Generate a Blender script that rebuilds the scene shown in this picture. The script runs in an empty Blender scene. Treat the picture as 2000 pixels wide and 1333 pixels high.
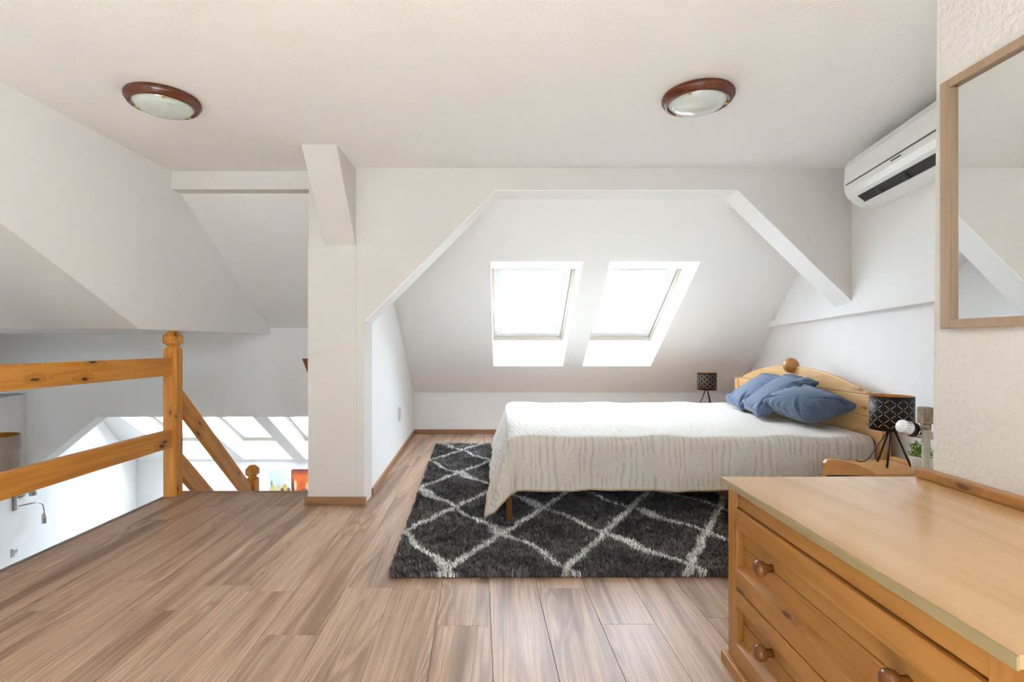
import bpy, bmesh, math, random
import numpy as np
from mathutils import Vector, Matrix

random.seed(7)
rng = np.random.default_rng(7)
scene = bpy.context.scene
col = scene.collection
PI = math.pi

# ------------------------------------------------------------------ camera, world, light
CH = 1.05                                   # camera height; x right, y into the room, z up
cam_d = bpy.data.cameras.new('camera')
cam_d.sensor_width = 36.0
cam_d.lens = 18.0                           # 1000 px on a 2000 px wide frame
cam_d.shift_x = 20.0 / 2000
cam_d.shift_y = 5.5 / 2000
cam_d.clip_start = 0.02
cam = bpy.data.objects.new('camera', cam_d)
cam.location = (0, 0, CH)
cam.rotation_euler = (PI / 2, 0, 0)
col.objects.link(cam)
scene.camera = cam

world = bpy.data.worlds.new('overcast_sky')
scene.world = world
world.use_nodes = True
wbg = world.node_tree.nodes['Background']
wbg.inputs['Color'].default_value = (0.74, 0.862, 1.0, 1)
wbg.inputs['Strength'].default_value = 18.0

sun_d = bpy.data.lights.new('sun', 'SUN')
sun_d.energy = 290.0
sun_d.angle = 0.009
sun_d.color = (0.52, 0.775, 1.0)
sun = bpy.data.objects.new('sun', sun_d)
sun.rotation_euler = (math.radians(56), 0, math.radians(6))   # added fill light, high behind the camera, on the far side from the skylights
col.objects.link(sun)

scene.view_settings.view_transform = 'Standard'
scene.view_settings.look = 'None'
scene.view_settings.gamma = 1.0
scene.view_settings.use_curve_mapping = False
scene.view_settings.exposure = 0.62
scene.cycles.use_denoising = True
scene.cycles.max_bounces = 9
scene.cycles.diffuse_bounces = 7
scene.cycles.use_adaptive_sampling = True
scene.cycles.adaptive_threshold = 0.13
scene.cycles.adaptive_min_samples = 20
scene.cycles.glossy_bounces = 4
scene.cycles.transparent_max_bounces = 12
scene.cycles.caustics_reflective = False
scene.cycles.caustics_refractive = False
scene.cycles.sample_clamp_indirect = 0.0


def portal(name, loc, rot, sx, sy):
    """sampling guide in a window opening: gives no light of its own"""
    l = bpy.data.lights.new(name, 'AREA')
    l.shape = 'RECTANGLE'
    l.size, l.size_y = sx, sy
    l.cycles.is_portal = True
    o = bpy.data.objects.new(name, l)
    o.location = loc
    o.rotation_euler = rot
    col.objects.link(o)
    return o


# ------------------------------------------------------------------ helpers
def tag(o, label=None, cat=None, group=None, kind=None):
    if label: o['label'] = label
    if cat: o['category'] = cat
    if group: o['group'] = group
    if kind: o['kind'] = kind
    return o


def empty(name, loc=(0, 0, 0), rz=0.0, label=None, cat=None, group=None):
    o = bpy.data.objects.new(name, None)
    o.empty_display_size = 0.1
    o.location = loc
    o.rotation_euler = (0, 0, rz)
    col.objects.link(o)
    return tag(o, label, cat, group)


def obj(name, me, mat, parent=None, loc=None, rot=None):
    if mat is not None and not me.materials:
        me.materials.append(mat)
    o = bpy.data.objects.new(name, me)
    if parent is not None: o.parent = parent
    if loc is not None: o.location = loc
    if rot is not None: o.rotation_euler = rot
    col.objects.link(o)
    return o


class MB:
    """collects shapes into one bmesh"""
    def __init__(self):
        self.bm = bmesh.new()

    def _add(self, verts, faces, smooth=False):
        vs = [self.bm.verts.new(v) for v in verts]
        out = []
        for f in faces:
            try:
                fc = self.bm.faces.new([vs[i] for i in f])
                fc.smooth = smooth
                out.append(fc)
            except ValueError:
                pass
        return vs, out

    def box(self, x0, x1, y0, y1, z0, z1, bevel=0.0, seg=2):
        v = [(x, y, z) for z in (z0, z1) for y in (y0, y1) for x in (x0, x1)]
        f = [(0, 2, 3, 1), (4, 5, 7, 6), (0, 1, 5, 4), (2, 6, 7, 3), (0, 4, 6, 2), (1, 3, 7, 5)]
        vs, fs = self._add(v, f)
        if bevel > 0:
            ed = list({e for fc in fs for e in fc.edges})
            bmesh.ops.bevel(self.bm, geom=ed, offset=bevel, segments=seg, affect='EDGES', profile=0.6)
        return self

    def prism(self, poly, axis, a, b, bevel=0.0):
        """poly in the two other axes (xy for z, xz for y, yz for x)"""
        n = len(poly)
        def P(p, t):
            return {'x': (t, p[0], p[1]), 'y': (p[0], t, p[1]), 'z': (p[0], p[1], t)}[axis]
        v = [P(p, a) for p in poly] + [P(p, b) for p in poly]
        f = [tuple(range(n))[::-1], tuple(range(n, 2 * n))]
        f += [(i, (i + 1) % n, n + (i + 1) % n, n + i) for i in range(n)]
        vs, fs = self._add(v, f)
        bmesh.ops.recalc_face_normals(self.bm, faces=fs)
        if bevel > 0:
            ed = list({e for fc in fs[:2] for e in fc.edges})
            bmesh.ops.bevel(self.bm, geom=ed, offset=bevel, segments=2, affect='EDGES', profile=0.6)
        return self

    def lathe(self, prof, seg=32, c=(0, 0, 0), axis='z', smooth=True, caps=True):
        """prof: list of (r, t) along the axis"""
        vs, fs = [], []
        for r, t in prof:
            for k in range(seg):
                a = 2 * PI * k / seg
                p, q = r * math.cos(a), r * math.sin(a)
                v = {'z': (p, q, t), 'x': (t, p, q), 'y': (q, t, p)}[axis]
                vs.append((c[0] + v[0], c[1] + v[1], c[2] + v[2]))
        for i in range(len(prof) - 1):
            for k in range(seg):
                k2 = (k + 1) % seg
                fs.append((i * seg + k, i * seg + k2, (i + 1) * seg + k2, (i + 1) * seg + k))
        if caps:
            fs.append(tuple(range(seg))[::-1])
            n = (len(prof) - 1) * seg
            fs.append(tuple(range(n, n + seg)))
        _, out = self._add(vs, fs, smooth)
        bmesh.ops.recalc_face_normals(self.bm, faces=out)
        return self

    def tube(self, pts, r, seg=10, smooth=True):
        pts = [Vector(p) for p in pts]
        rs = r if isinstance(r, (list, tuple)) else [r] * len(pts)
        vs, fs = [], []
        up = Vector((0.13, 0.37, 0.92)).normalized()
        for i, p in enumerate(pts):
            d = (pts[min(i + 1, len(pts) - 1)] - pts[max(i - 1, 0)]).normalized()
            s = d.cross(up)
            if s.length < 1e-3: s = d.cross(Vector((1, 0, 0)))
            s.normalize()
            t = s.cross(d).normalized()
            for k in range(seg):
                a = 2 * PI * k / seg
                vs.append(p + s * (rs[i] * math.cos(a)) + t * (rs[i] * math.sin(a)))
        for i in range(len(pts) - 1):
            for k in range(seg):
                k2 = (k + 1) % seg
                fs.append((i * seg + k, i * seg + k2, (i + 1) * seg + k2, (i + 1) * seg + k))
        fs.append(tuple(range(seg))[::-1])
        fs.append(tuple(range((len(pts) - 1) * seg, len(pts) * seg)))
        _, out = self._add(vs, fs, smooth)
        bmesh.ops.recalc_face_normals(self.bm, faces=out)
        return self

    def sphere(self, c, r, seg=24, sx=1, sy=1, sz=1):
        m = Matrix.Translation(c) @ Matrix.Diagonal((r * sx, r * sy, r * sz, 1))
        res = bmesh.ops.create_uvsphere(self.bm, u_segments=seg, v_segments=seg // 2, radius=1, matrix=m)
        for v in res['verts']:
            for f in v.link_faces: f.smooth = True
        return self

    def raw(self, verts, faces, smooth=False):
        _, out = self._add(verts, faces, smooth)
        bmesh.ops.recalc_face_normals(self.bm, faces=out)
        return self

    def mesh(self, name):
        me = bpy.data.meshes.new(name)
        self.bm.to_mesh(me)
        self.bm.free()
        return me

    def build(self, name, mat, parent=None, loc=None, rot=None):
        return obj(name, self.mesh(name), mat, parent, loc, rot)


def struct(o):
    o['kind'] = 'structure'
    return o


# ------------------------------------------------------------------ materials
class NT:
    def __init__(self, name):
        self.mat = bpy.data.materials.new(name)
        self.mat.use_nodes = True
        self.t = self.mat.node_tree
        self.b = self.t.nodes['Principled BSDF']
        self.out = self.t.nodes['Material Output']

    def n(self, typ, ins=None, **props):
        nd = self.t.nodes.new('ShaderNode' + typ)
        for k, v in props.items(): setattr(nd, k, v)
        for k, v in (ins or {}).items():
            self.set(nd.inputs[k], v)
        return nd

    def set(self, sock, v):
        if isinstance(v, bpy.types.NodeSocket): self.t.links.new(v, sock)
        else:
            if isinstance(v, (tuple, list)) and len(v) == 3 and sock.type == 'RGBA': v = (*v, 1)
            sock.default_value = v

    def bs(self, **kw):
        for k, v in kw.items():
            self.set(self.b.inputs[k.replace('_', ' ')], v)
        return self

    def math(self, op, a, b=0.0, c=0.0, clamp=False):
        nd = self.n('Math', {0: a, 1: b, 2: c}, operation=op, use_clamp=clamp)
        return nd.outputs[0]

    def mix(self, f, a, b, blend='MIX'):
        nd = self.n('Mix', data_type='RGBA', blend_type=blend)
        self.set(nd.inputs[0], f)
        self.set(nd.inputs[6], a)
        self.set(nd.inputs[7], b)
        return nd.outputs[2]

    def ramp(self, f, stops, interp='LINEAR'):
        nd = self.n('ValToRGB', {0: f})
        cr = nd.color_ramp
        cr.interpolation = interp
        while len(cr.elements) < len(stops): cr.elements.new(0.5)
        for e, (p, c) in zip(cr.elements, stops):
            e.position = p
            e.color = (*c, 1) if len(c) == 3 else c
        return nd.outputs[0]

    def bump(self, h, strength=0.2, dist=0.01):
        nd = self.n('Bump', {'Height': h, 'Strength': strength, 'Distance': dist})
        self.set(self.b.inputs['Normal'], nd.outputs[0])


def simple(name, colr, rough=0.5, metal=0.0, spec=0.5):
    m = NT(name)
    m.bs(Base_Color=colr, Roughness=rough, Metallic=metal)
    m.b.inputs['Specular IOR Level'].default_value = spec
    return m.mat


def fine(name, colr, rough=0.5, metal=0.0, var=0.06, scale=30.0, bump=0.05):
    """a plain finish with slight mottling"""
    m = NT(name)
    tc = m.n('TexCoord')
    nz = m.n('TexNoise', {'Vector': tc.outputs['Object'], 'Scale': scale, 'Detail': 4.0})
    c2 = tuple(max(0, c * (1 - 2 * var)) for c in colr)
    m.bs(Base_Color=m.mix(nz.outputs[0], c2, colr), Roughness=rough, Metallic=metal)
    if bump: m.bump(nz.outputs[0], bump, 0.004)
    return m.mat


def plaster(name, colr, s1=55.0, strength=0.25, dist=0.004):
    m = NT(name)
    tc = m.n('TexCoord')
    a = m.n('TexNoise', {'Vector': tc.outputs['Object'], 'Scale': s1, 'Detail': 2.0, 'Roughness': 0.65})
    h = a.outputs[0]
    m.bs(Base_Color=colr, Roughness=0.9)
    m.b.inputs['Specular IOR Level'].default_value = 0.15
    m.bump(h, strength, dist)
    return m.mat


def stucco(name, colr):
    m = NT(name)
    tc = m.n('TexCoord')
    a = m.n('TexNoise', {'Vector': tc.outputs['Object'], 'Scale': 38.0, 'Detail': 3.0, 'Roughness': 0.55})
    b = m.n('TexVoronoi', {'Vector': tc.outputs['Object'], 'Scale': 70.0}, feature='SMOOTH_F1')
    h = m.math('ADD', m.ramp(a.outputs[0], [(0.42, (0, 0, 0)), (0.62, (1, 1, 1))]), m.math('MULTIPLY', b.outputs[0], 0.7))
    m.bs(Base_Color=colr, Roughness=0.92)
    m.b.inputs['Specular IOR Level'].default_value = 0.12
    m.bump(h, 0.45, 0.005)
    return m.mat


def wood(name, light, dark, knot, axis='x', across=9.0, rough=0.38, knots=1.0, contrast=1.0, coat=0.0, kscale=2.2):
    m = NT(name)
    tc = m.n('TexCoord')
    oi = m.n('ObjectInfo')
    off = m.n('CombineXYZ', {0: m.math('MULTIPLY', oi.outputs['Random'], 17.0), 1: m.math('MULTIPLY', oi.outputs['Random'], 7.3), 2: m.math('MULTIPLY', oi.outputs['Random'], 11.1)})
    v = m.n('VectorMath', {0: tc.outputs['Object'], 1: off.outputs[0]}, operation='ADD').outputs[0]
    ai = 'xyz'.index(axis)
    def stretched(al, ac):
        s = [ac, ac, ac]
        s[ai] = al
        return m.n('Mapping', {'Vector': v, 'Scale': tuple(s)}).outputs[0]
    # knots: sparse cells on the surface, long along the grain
    sx = m.n('SeparateXYZ', {0: v})
    oth = [k for k in range(3) if k != ai]
    across_c = m.math('ADD', sx.outputs[oth[0]], m.math('MULTIPLY', sx.outputs[oth[1]], 1.13))
    kv = m.n('CombineXYZ', {0: m.math('MULTIPLY', sx.outputs[ai], kscale * 1.35), 1: m.math('MULTIPLY', across_c, kscale * 3.1), 2: 0.0}).outputs[0]
    kw = m.n('TexNoise', {'Vector': kv, 'Scale': 3.0, 'Detail': 2.0})
    kv2 = m.n('VectorMath', {0: kv, 1: m.n('VectorMath', {0: kw.outputs['Color'], 'Scale': 0.16}, operation='SCALE').outputs[0]}, operation='ADD').outputs[0]
    vo = m.n('TexVoronoi', {'Vector': kv2, 'Scale': 1.0, 'Randomness': 1.0}, voronoi_dimensions='2D')
    kd = vo.outputs['Distance']
    pick = m.math('GREATER_THAN', m.n('SeparateColor', {0: vo.outputs['Color']}).outputs[0], 1.0 - 0.6 * knots)
    near = m.math('MULTIPLY', m.ramp(kd, [(0.04, (1, 1, 1)), (0.30, (0, 0, 0))], 'EASE'), pick)
    core = m.math('MULTIPLY', m.ramp(kd, [(0.045, (1, 1, 1)), (0.085, (0, 0, 0))]), pick)
    g = m.n('TexNoise', {'Vector': stretched(0.55, across), 'Scale': 1.0, 'Detail': 3.0, 'Distortion': 0.4})
    ph = m.math('ADD', m.math('MULTIPLY', g.outputs[0], 7.0), m.math('MULTIPLY', near, 2.2))
    band = m.math('ADD', m.math('MULTIPLY', m.math('SINE', m.math('MULTIPLY', ph, 5.2)), 0.5), 0.5)
    fib = m.n('TexNoise', {'Vector': stretched(3.0, 170.0), 'Scale': 1.0, 'Detail': 2.0})
    f = m.math('ADD', m.math('MULTIPLY', band, 0.62 * contrast), m.math('MULTIPLY', m.math('SUBTRACT', fib.outputs[0], 0.5), 0.7), clamp=True)
    c = m.mix(f, light, dark)
    c = m.mix(m.math('MULTIPLY', near, 0.45), c, tuple(0.5 * (a + b) for a, b in zip(dark, knot)))
    c = m.mix(core, c, knot)
    tone = m.n('TexNoise', {'Vector': stretched(0.8, 2.0), 'Scale': 1.0})
    c = m.mix(m.math('MULTIPLY', m.math('SUBTRACT', tone.outputs[0], 0.35), 0.8, clamp=True), c, dark)
    m.bs(Base_Color=c, Roughness=rough)
    if coat: m.bs(Coat_Weight=coat, Coat_Roughness=0.16)
    m.bump(m.math('ADD', fib.outputs[0], m.math('MULTIPLY', core, 0.6)), 0.06, 0.003)
    return m.mat


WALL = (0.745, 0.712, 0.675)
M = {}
M['wall'] = plaster('greyed_plaster', WALL)  # beige plaster, greyed further: shade of front wall and stair soffit put into it
M['wallsm'] = plaster('smooth_white_plaster', (0.90, 0.893, 0.885), 40, 0.12)
M['ceil'] = plaster('ceiling_plaster', (0.90, 0.89, 0.875), 75, 0.5, 0.005)
M['stucco'] = stucco('rough_stucco', (0.80, 0.765, 0.72))
M['lining'] = plaster('window_lining', (0.93, 0.925, 0.915), 30, 0.05)  # whiter than its wall: light bounced onto the reveal is in the colour
M['pine'] = wood('honey_pine', (0.77, 0.335, 0.052), (0.56, 0.20, 0.024), (0.06, 0.02, 0.006), 'y', 9, 0.34, 0.75)
M['pinez'] = wood('honey_pine_upright', (0.77, 0.335, 0.052), (0.56, 0.20, 0.024), (0.06, 0.02, 0.006), 'z', 12, 0.34, 0.9, kscale=3.0)
M['dress'] = wood('dresser_pine', (0.47, 0.222, 0.056), (0.34, 0.138, 0.028), (0.10, 0.035, 0.012), 'y', 7, 0.34, 0.55, 0.9)
M['dressz'] = wood('dresser_pine_upright', (0.47, 0.220, 0.056), (0.34, 0.136, 0.028), (0.10, 0.035, 0.012), 'z', 8, 0.34, 0.4, 0.9)
M['dtop'] = wood('dresser_top_veneer', (0.64, 0.385, 0.175), (0.53, 0.26, 0.085), (0.34, 0.13, 0.035), 'y', 4.2, 0.22, 0.25, 0.8, coat=0.6)
M['edge'] = fine('edge_band', (0.36, 0.27, 0.14), 0.5, var=0.05)
M['knob'] = wood('turned_beech', (0.22, 0.078, 0.020), (0.165, 0.052, 0.012), (0.15, 0.05, 0.01), 'x', 20, 0.25, 0, 0.6)
M['bedpine'] = wood('pale_pine', (0.78, 0.50, 0.235), (0.62, 0.32, 0.105), (0.17, 0.06, 0.015), 'y', 6.5, 0.36, 0.75, 0.9)
M['bedpinez'] = wood('pale_pine_upright', (0.76, 0.46, 0.20), (0.60, 0.30, 0.095), (0.17, 0.06, 0.015), 'z', 9, 0.36, 0.5, 0.9)
M['beech'] = wood('beech_ball', (0.52, 0.24, 0.075), (0.42, 0.17, 0.045), (0.3, 0.1, 0.02), 'z', 14, 0.3, 0, 0.5)
M['night'] = wood('nightstand_pine', (0.62, 0.31, 0.10), (0.48, 0.19, 0.045), (0.16, 0.05, 0.01), 'x', 8, 0.34, 0.5, 0.9)
M['base'] = wood('skirting_oak', (0.42, 0.235, 0.12), (0.30, 0.15, 0.07), (0.16, 0.08, 0.03), 'y', 12, 0.45, 0.2, 0.7)
M['basex'] = wood('skirting_oak_x', (0.36, 0.19, 0.09), (0.25, 0.12, 0.055), (0.16, 0.08, 0.03), 'x', 12, 0.45, 0.2, 0.7)
M['rail_dark'] = wood('handrail_brown', (0.30, 0.13, 0.04), (0.20, 0.08, 0.02), (0.1, 0.04, 0.01), 'y', 10, 0.4, 0)
M['mahog'] = wood('mahogany_ring', (0.155, 0.042, 0.018), (0.085, 0.022, 0.010), (0.04, 0.01, 0.005), 'x', 16, 0.24, 0, 0.8)
M['mframe'] = wood('ash_frame', (0.43, 0.30, 0.195), (0.35, 0.235, 0.145), (0.25, 0.14, 0.07), 'z', 22, 0.45, 0, 0.7)
M['mirror'] = simple('mirror_silver', (0.86, 0.87, 0.87), 0.015, 1.0)
M['alu'] = fine('aluminium_profile', (0.42, 0.38, 0.33), 0.35, 0.8)
M['cream'] = fine('cream_window_frame', (0.52, 0.45, 0.35), 0.4)
M['whitepl'] = fine('white_plastic', (0.86, 0.86, 0.84), 0.28, bump=0.0, var=0.02)
M['sash'] = fine('window_sash_paint', (0.56, 0.55, 0.52), 0.4)
M['grayline'] = simple('grey_gasket', (0.10, 0.105, 0.11), 0.5)
M['blackslot'] = simple('dark_vent_interior', (0.02, 0.02, 0.018), 0.6)
M['chrome'] = simple('chrome', (0.75, 0.75, 0.75), 0.12, 1.0)
M['nickel'] = simple('brushed_nickel', (0.52, 0.49, 0.44), 0.3, 1.0)
M['black'] = simple('black_steel', (0.012, 0.011, 0.011), 0.4)
M['copper'] = simple('copper_foil', (0.86, 0.40, 0.12), 0.3, 0.6)
M['gold'] = simple('gold_lining', (0.62, 0.31, 0.04), 0.35, 0.6)
M['slit'] = simple('cutout_edge', (0.66, 0.45, 0.30), 0.5)
M['ivory'] = fine('ivory_plastic', (0.72, 0.70, 0.60), 0.4, bump=0.0)
M['potw'] = fine('white_ceramic', (0.84, 0.84, 0.86), 0.3, bump=0.0)
M['brass'] = simple('brass', (0.65, 0.42, 0.15), 0.3, 1.0)


def glass_pane():
    m = NT('window_glass')
    t = m.n('BsdfTransparent', {'Color': (0.97, 0.98, 0.98)})
    g = m.n('BsdfGlossy', {'Roughness': 0.02, 'Color': (1, 1, 1)})
    lw = m.n('LayerWeight', {'Blend': 0.5})
    fr = m.math('ADD', m.math('MULTIPLY', m.math('POWER', lw.outputs['Facing'], 5.0), 0.6), 0.03)
    mx = m.n('MixShader', {0: fr, 1: t.outputs[0], 2: g.outputs[0]})
    m.t.links.new(mx.outputs[0], m.out.inputs[0])
    return m.mat
M['glass'] = glass_pane()


def frosted():
    m = NT('frosted_lamp_glass')
    tc = m.n('TexCoord')
    nz = m.n('TexNoise', {'Vector': tc.outputs['Object'], 'Scale': 9.0, 'Detail': 3.0, 'Distortion': 1.5})
    c = m.mix(nz.outputs[0], (0.50, 0.56, 0.50), (0.78, 0.82, 0.79))
    m.bs(Base_Color=c, Roughness=0.12)
    m.bs(Coat_Weight=0.5, Coat_Roughness=0.05)
    return m.mat
M['dome'] = frosted()


def floor_mat():
    m = NT('oak_laminate')
    tc = m.n('TexCoord')
    oi = m.n('ObjectInfo')
    r = oi.outputs['Random']
    off = m.n('CombineXYZ', {0: m.math('MULTIPLY', r, 31.0), 1: m.math('MULTIPLY', r, 53.0), 2: 0.0})
    v = m.n('VectorMath', {0: tc.outputs['Object'], 1: off.outputs[0]}, operation='ADD').outputs[0]
    def st(x, y):
        return m.n('Mapping', {'Vector': v, 'Scale': (x, y, 1)}).outputs[0]
    big = m.n('TexNoise', {'Vector': st(5.5, 0.55), 'Scale': 1.0, 'Detail': 2.5, 'Distortion': 0.7})
    ph = m.math('MULTIPLY', big.outputs[0], 95.0)
    rings = m.math('ADD', m.math('MULTIPLY', m.math('SINE', ph), 0.5), 0.5)
    cath = m.ramp(big.outputs[0], [(0.47, (0, 0, 0)), (0.58, (1, 1, 1))], 'EASE')
    fib = m.n('TexNoise', {'Vector': st(150, 3.0), 'Scale': 1.0, 'Detail': 3.0})
    wide = m.n('TexNoise', {'Vector': st(13.0, 0.5), 'Scale': 1.0, 'Detail': 4.0, 'Distortion': 0.3})
    streak = m.ramp(wide.outputs[0], [(0.44, (0, 0, 0)), (0.66, (1, 1, 1))], 'EASE')
    fibc = m.ramp(fib.outputs[0], [(0.32, (0, 0, 0)), (0.68, (1, 1, 1))])
    base = m.mix(fibc, (0.40, 0.245, 0.156), (0.66, 0.47, 0.338))
    base = m.mix(m.math('MULTIPLY', streak, 0.75), base, (0.23, 0.127, 0.077))
    base = m.mix(m.math('MULTIPLY', m.math('MULTIPLY', cath, rings), 0.55), base, (0.19, 0.11, 0.068))
    pore = m.n('TexNoise', {'Vector': st(420, 11.0), 'Scale': 1.0, 'Detail': 2.0})
    pm_ = m.math('MULTIPLY', m.ramp(pore.outputs[0], [(0.60, (0, 0, 0)), (0.70, (1, 1, 1))]), 0.45)
    base = m.mix(pm_, base, (0.14, 0.075, 0.043))
    base = m.mix(m.math('MULTIPLY', m.math('SUBTRACT', r, 0.5), 0.3, clamp=True), base, (0.50, 0.39, 0.30))
    m.bs(Base_Color=base, Roughness=m.math('ADD', 0.31, m.math('MULTIPLY', fib.outputs[0], 0.14)))
    m.b.inputs['Specular IOR Level'].default_value = 0.62
    m.bump(fib.outputs[0], 0.05, 0.002)
    return m.mat
M['floor'] = floor_mat()
M['sub'] = fine('dark_subfloor', (0.05, 0.035, 0.025), 0.8)


def quilt_mat():
    m = NT('quilted_cotton')
    at = m.n('Attribute', attribute_name='relief')
    tc = m.n('TexCoord')
    wv = m.n('TexNoise', {'Vector': tc.outputs['Object'], 'Scale': 260.0, 'Detail': 2.0})
    sp = m.n('SeparateColor', {0: at.outputs['Color']})
    c = m.mix(sp.outputs[0], (0.43, 0.365, 0.295), (0.64, 0.60, 0.54))
    c = m.mix(m.math('MULTIPLY', wv.outputs[0], 0.22), c, (0.52, 0.45, 0.37))
    m.bs(Base_Color=c, Roughness=0.95, Sheen_Weight=0.25)
    m.b.inputs['Specular IOR Level'].default_value = 0.1
    m.bump(wv.outputs[0], 0.25, 0.002)
    return m.mat
M['quilt'] = quilt_mat()
M['hem'] = fine('quilt_hem', (0.46, 0.33, 0.21), 0.9, scale=200)


def cushion_mat():
    m = NT('blue_cotton')
    tc = m.n('TexCoord')
    a = m.n('TexNoise', {'Vector': tc.outputs['Object'], 'Scale': 7.0, 'Detail': 3.0, 'Distortion': 1.2})
    b = m.n('TexNoise', {'Vector': tc.outputs['Object'], 'Scale': 330.0})
    c = m.mix(m.math('MULTIPLY', b.outputs[0], 0.6), (0.085, 0.122, 0.190), (0.135, 0.178, 0.262))
    m.bs(Base_Color=c, Roughness=0.88, Sheen_Weight=0.3)
    m.b.inputs['Specular IOR Level'].default_value = 0.15
    m.bump(m.math('ADD', a.outputs[0], m.math('MULTIPLY', b.outputs[0], 0.06)), 0.4, 0.02)
    return m.mat
M['cushion'] = cushion_mat()


def pile_mat():
    m = NT('shaggy_pile')
    at = m.n('Attribute', attribute_name='tint')
    m.bs(Base_Color=at.outputs['Color'], Roughness=0.9, Sheen_Weight=0.2)
    m.b.inputs['Specular IOR Level'].default_value = 0.15
    return m.mat
M['pile'] = pile_mat()
M['rugback'] = fine('rug_backing', (0.05, 0.042, 0.038), 0.95)


def shade_mat():
    m = NT('black_shade_card')
    tc = m.n('TexCoord')
    nz = m.n('TexNoise', {'Vector': tc.outputs['Object'], 'Scale': 400.0})
    m.bs(Base_Color=(0.006, 0.006, 0.008), Roughness=0.45)
    m.b.inputs['Specular IOR Level'].default_value = 0.35
    m.bump(nz.outputs[0], 0.15, 0.001)
    return m.mat
M['shade'] = shade_mat()


def linen_mat():
    m = NT('taupe_linen')
    tc = m.n('TexCoord')
    w = m.n('TexNoise', {'Vector': m.n('Mapping', {'Vector': tc.outputs['Object'], 'Scale': (60, 60, 400)}).outputs[0], 'Scale': 1.0})
    m.bs(Base_Color=m.mix(w.outputs[0], (0.33, 0.27, 0.22), (0.5, 0.43, 0.37)), Roughness=0.9)
    return m.mat
M['linen'] = linen_mat()


def leaf_mat():
    m = NT('bright_leaf')
    oi = m.n('TexCoord')
    nz = m.n('TexNoise', {'Vector': oi.outputs['Object'], 'Scale': 45.0})
    m.bs(Base_Color=m.mix(nz.outputs[0], (0.06, 0.19, 0.012), (0.34, 0.52, 0.06)), Roughness=0.5)
    return m.mat
M['leaf'] = leaf_mat()

# ------------------------------------------------------------------ the shell
KY, KZ, SL = 5.97, 0.48, 0.649             # the knee of the roof slope and its fall per metre
def roof(y): return KZ + SL * (KY - y)

CEIL = 2.20
EDGE_X, STAIR_Y = -2.31, 3.62              # floor edge over the void, floor edge at the stair
RW = lambda y: 2.335 + 0.168 * (y - 3.35)  # the right wall leans outward with depth
LOW = -1.50                                # floor of the lower room


def extrude_plan(plan, zb, zt):
    """vertical solid over a plan polygon; zb, zt are functions of (x, y)"""
    n = len(plan)
    v = [(x, y, zb(x, y)) for x, y in plan] + [(x, y, zt(x, y)) for x, y in plan]
    f = [tuple(range(n))[::-1], tuple(range(n, 2 * n))] + [(i, (i + 1) % n, n + (i + 1) % n, n + i) for i in range(n)]
    return v, f


# roof slope: one solid with five openings; lining level at the head, upright at the sill
def build_roof():
    xs = [-6.5, -4.87, -4.12, -3.93, -3.18, -2.99, -2.24, -0.09, 0.65, 0.86, 1.585, 3.4]
    yi = [3.47, 4.08, 5.46, 6.42, 7.80, 8.10]
    yo = [3.47, 4.565, 5.46, 6.905, 7.80, 8.10]
    holes = {(7, 1), (9, 1), (1, 3), (3, 3), (5, 3)}
    T = 0.32
    nx, ny = len(xs), len(yi)
    vi = lambda i, j: j * nx + i
    vo = lambda i, j: nx * ny + j * nx + i
    v = [(x, y, roof(y)) for y in yi for x in xs] + [(x, y, roof(y) + T) for y in yo for x in xs]
    f = []
    cell = lambda i, j: 0 <= i < nx - 1 and 0 <= j < ny - 1 and (i, j) not in holes
    for j in range(ny - 1):
        for i in range(nx - 1):
            if not cell(i, j): continue
            f.append((vi(i, j), vi(i, j + 1), vi(i + 1, j + 1), vi(i + 1, j)))
            f.append((vo(i, j), vo(i + 1, j), vo(i + 1, j + 1), vo(i, j + 1)))
            if not cell(i - 1, j): f.append((vi(i, j), vo(i, j), vo(i, j + 1), vi(i, j + 1)))
            if not cell(i + 1, j): f.append((vi(i + 1, j), vi(i + 1, j + 1), vo(i + 1, j + 1), vo(i + 1, j)))
            if not cell(i, j - 1): f.append((vi(i, j), vi(i + 1, j), vo(i + 1, j), vo(i, j)))
            if not cell(i, j + 1): f.append((vi(i, j + 1), vo(i, j + 1), vo(i + 1, j + 1), vi(i + 1, j + 1)))
    o = struct(MB().raw(v, f).build('ceiling_slope', M['wallsm']))
    o['label'] = 'white sloping roof ceiling with skylight openings'
build_roof()

# flat ceiling
struct(MB().box(-6.5, 2.75, -2.5, 3.58, CEIL, CEIL + 0.25).build('ceiling', M['ceil']))

# wall with the clipped-corner opening in front of the bed
op = [(-1.263, 0), (-1.263, CEIL), (2.44, CEIL), (2.44, 1.25), (2.335, 1.29), (1.545, 2.058), (-0.042, 2.058), (-0.90, 1.197), (-0.90, 0)]
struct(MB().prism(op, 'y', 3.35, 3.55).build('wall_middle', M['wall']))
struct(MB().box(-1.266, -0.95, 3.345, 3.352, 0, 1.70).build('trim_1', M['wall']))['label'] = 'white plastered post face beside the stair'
# added strips whose whiter colour stands in for light bounced onto the reveal
for n_, (p, q) in enumerate((((-0.90, 1.197), (-0.042, 2.058)), ((-0.042, 2.058), (1.545, 2.058)), ((1.545, 2.058), (2.335, 1.29)))):
    d_ = Vector((q[0] - p[0], q[1] - p[1])).normalized()
    nx_, nz_ = d_.y * 0.006, -d_.x * 0.006
    poly = [p, q, (q[0] + nx_, q[1] + nz_), (p[0] + nx_, p[1] + nz_)]
    struct(MB().prism(poly, 'y', 3.3515, 3.552).build('trim_%d' % (8 + n_), M['lining']))['label'] = 'whitened strip along the clipped opening, bounce light in its colour'
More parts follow.
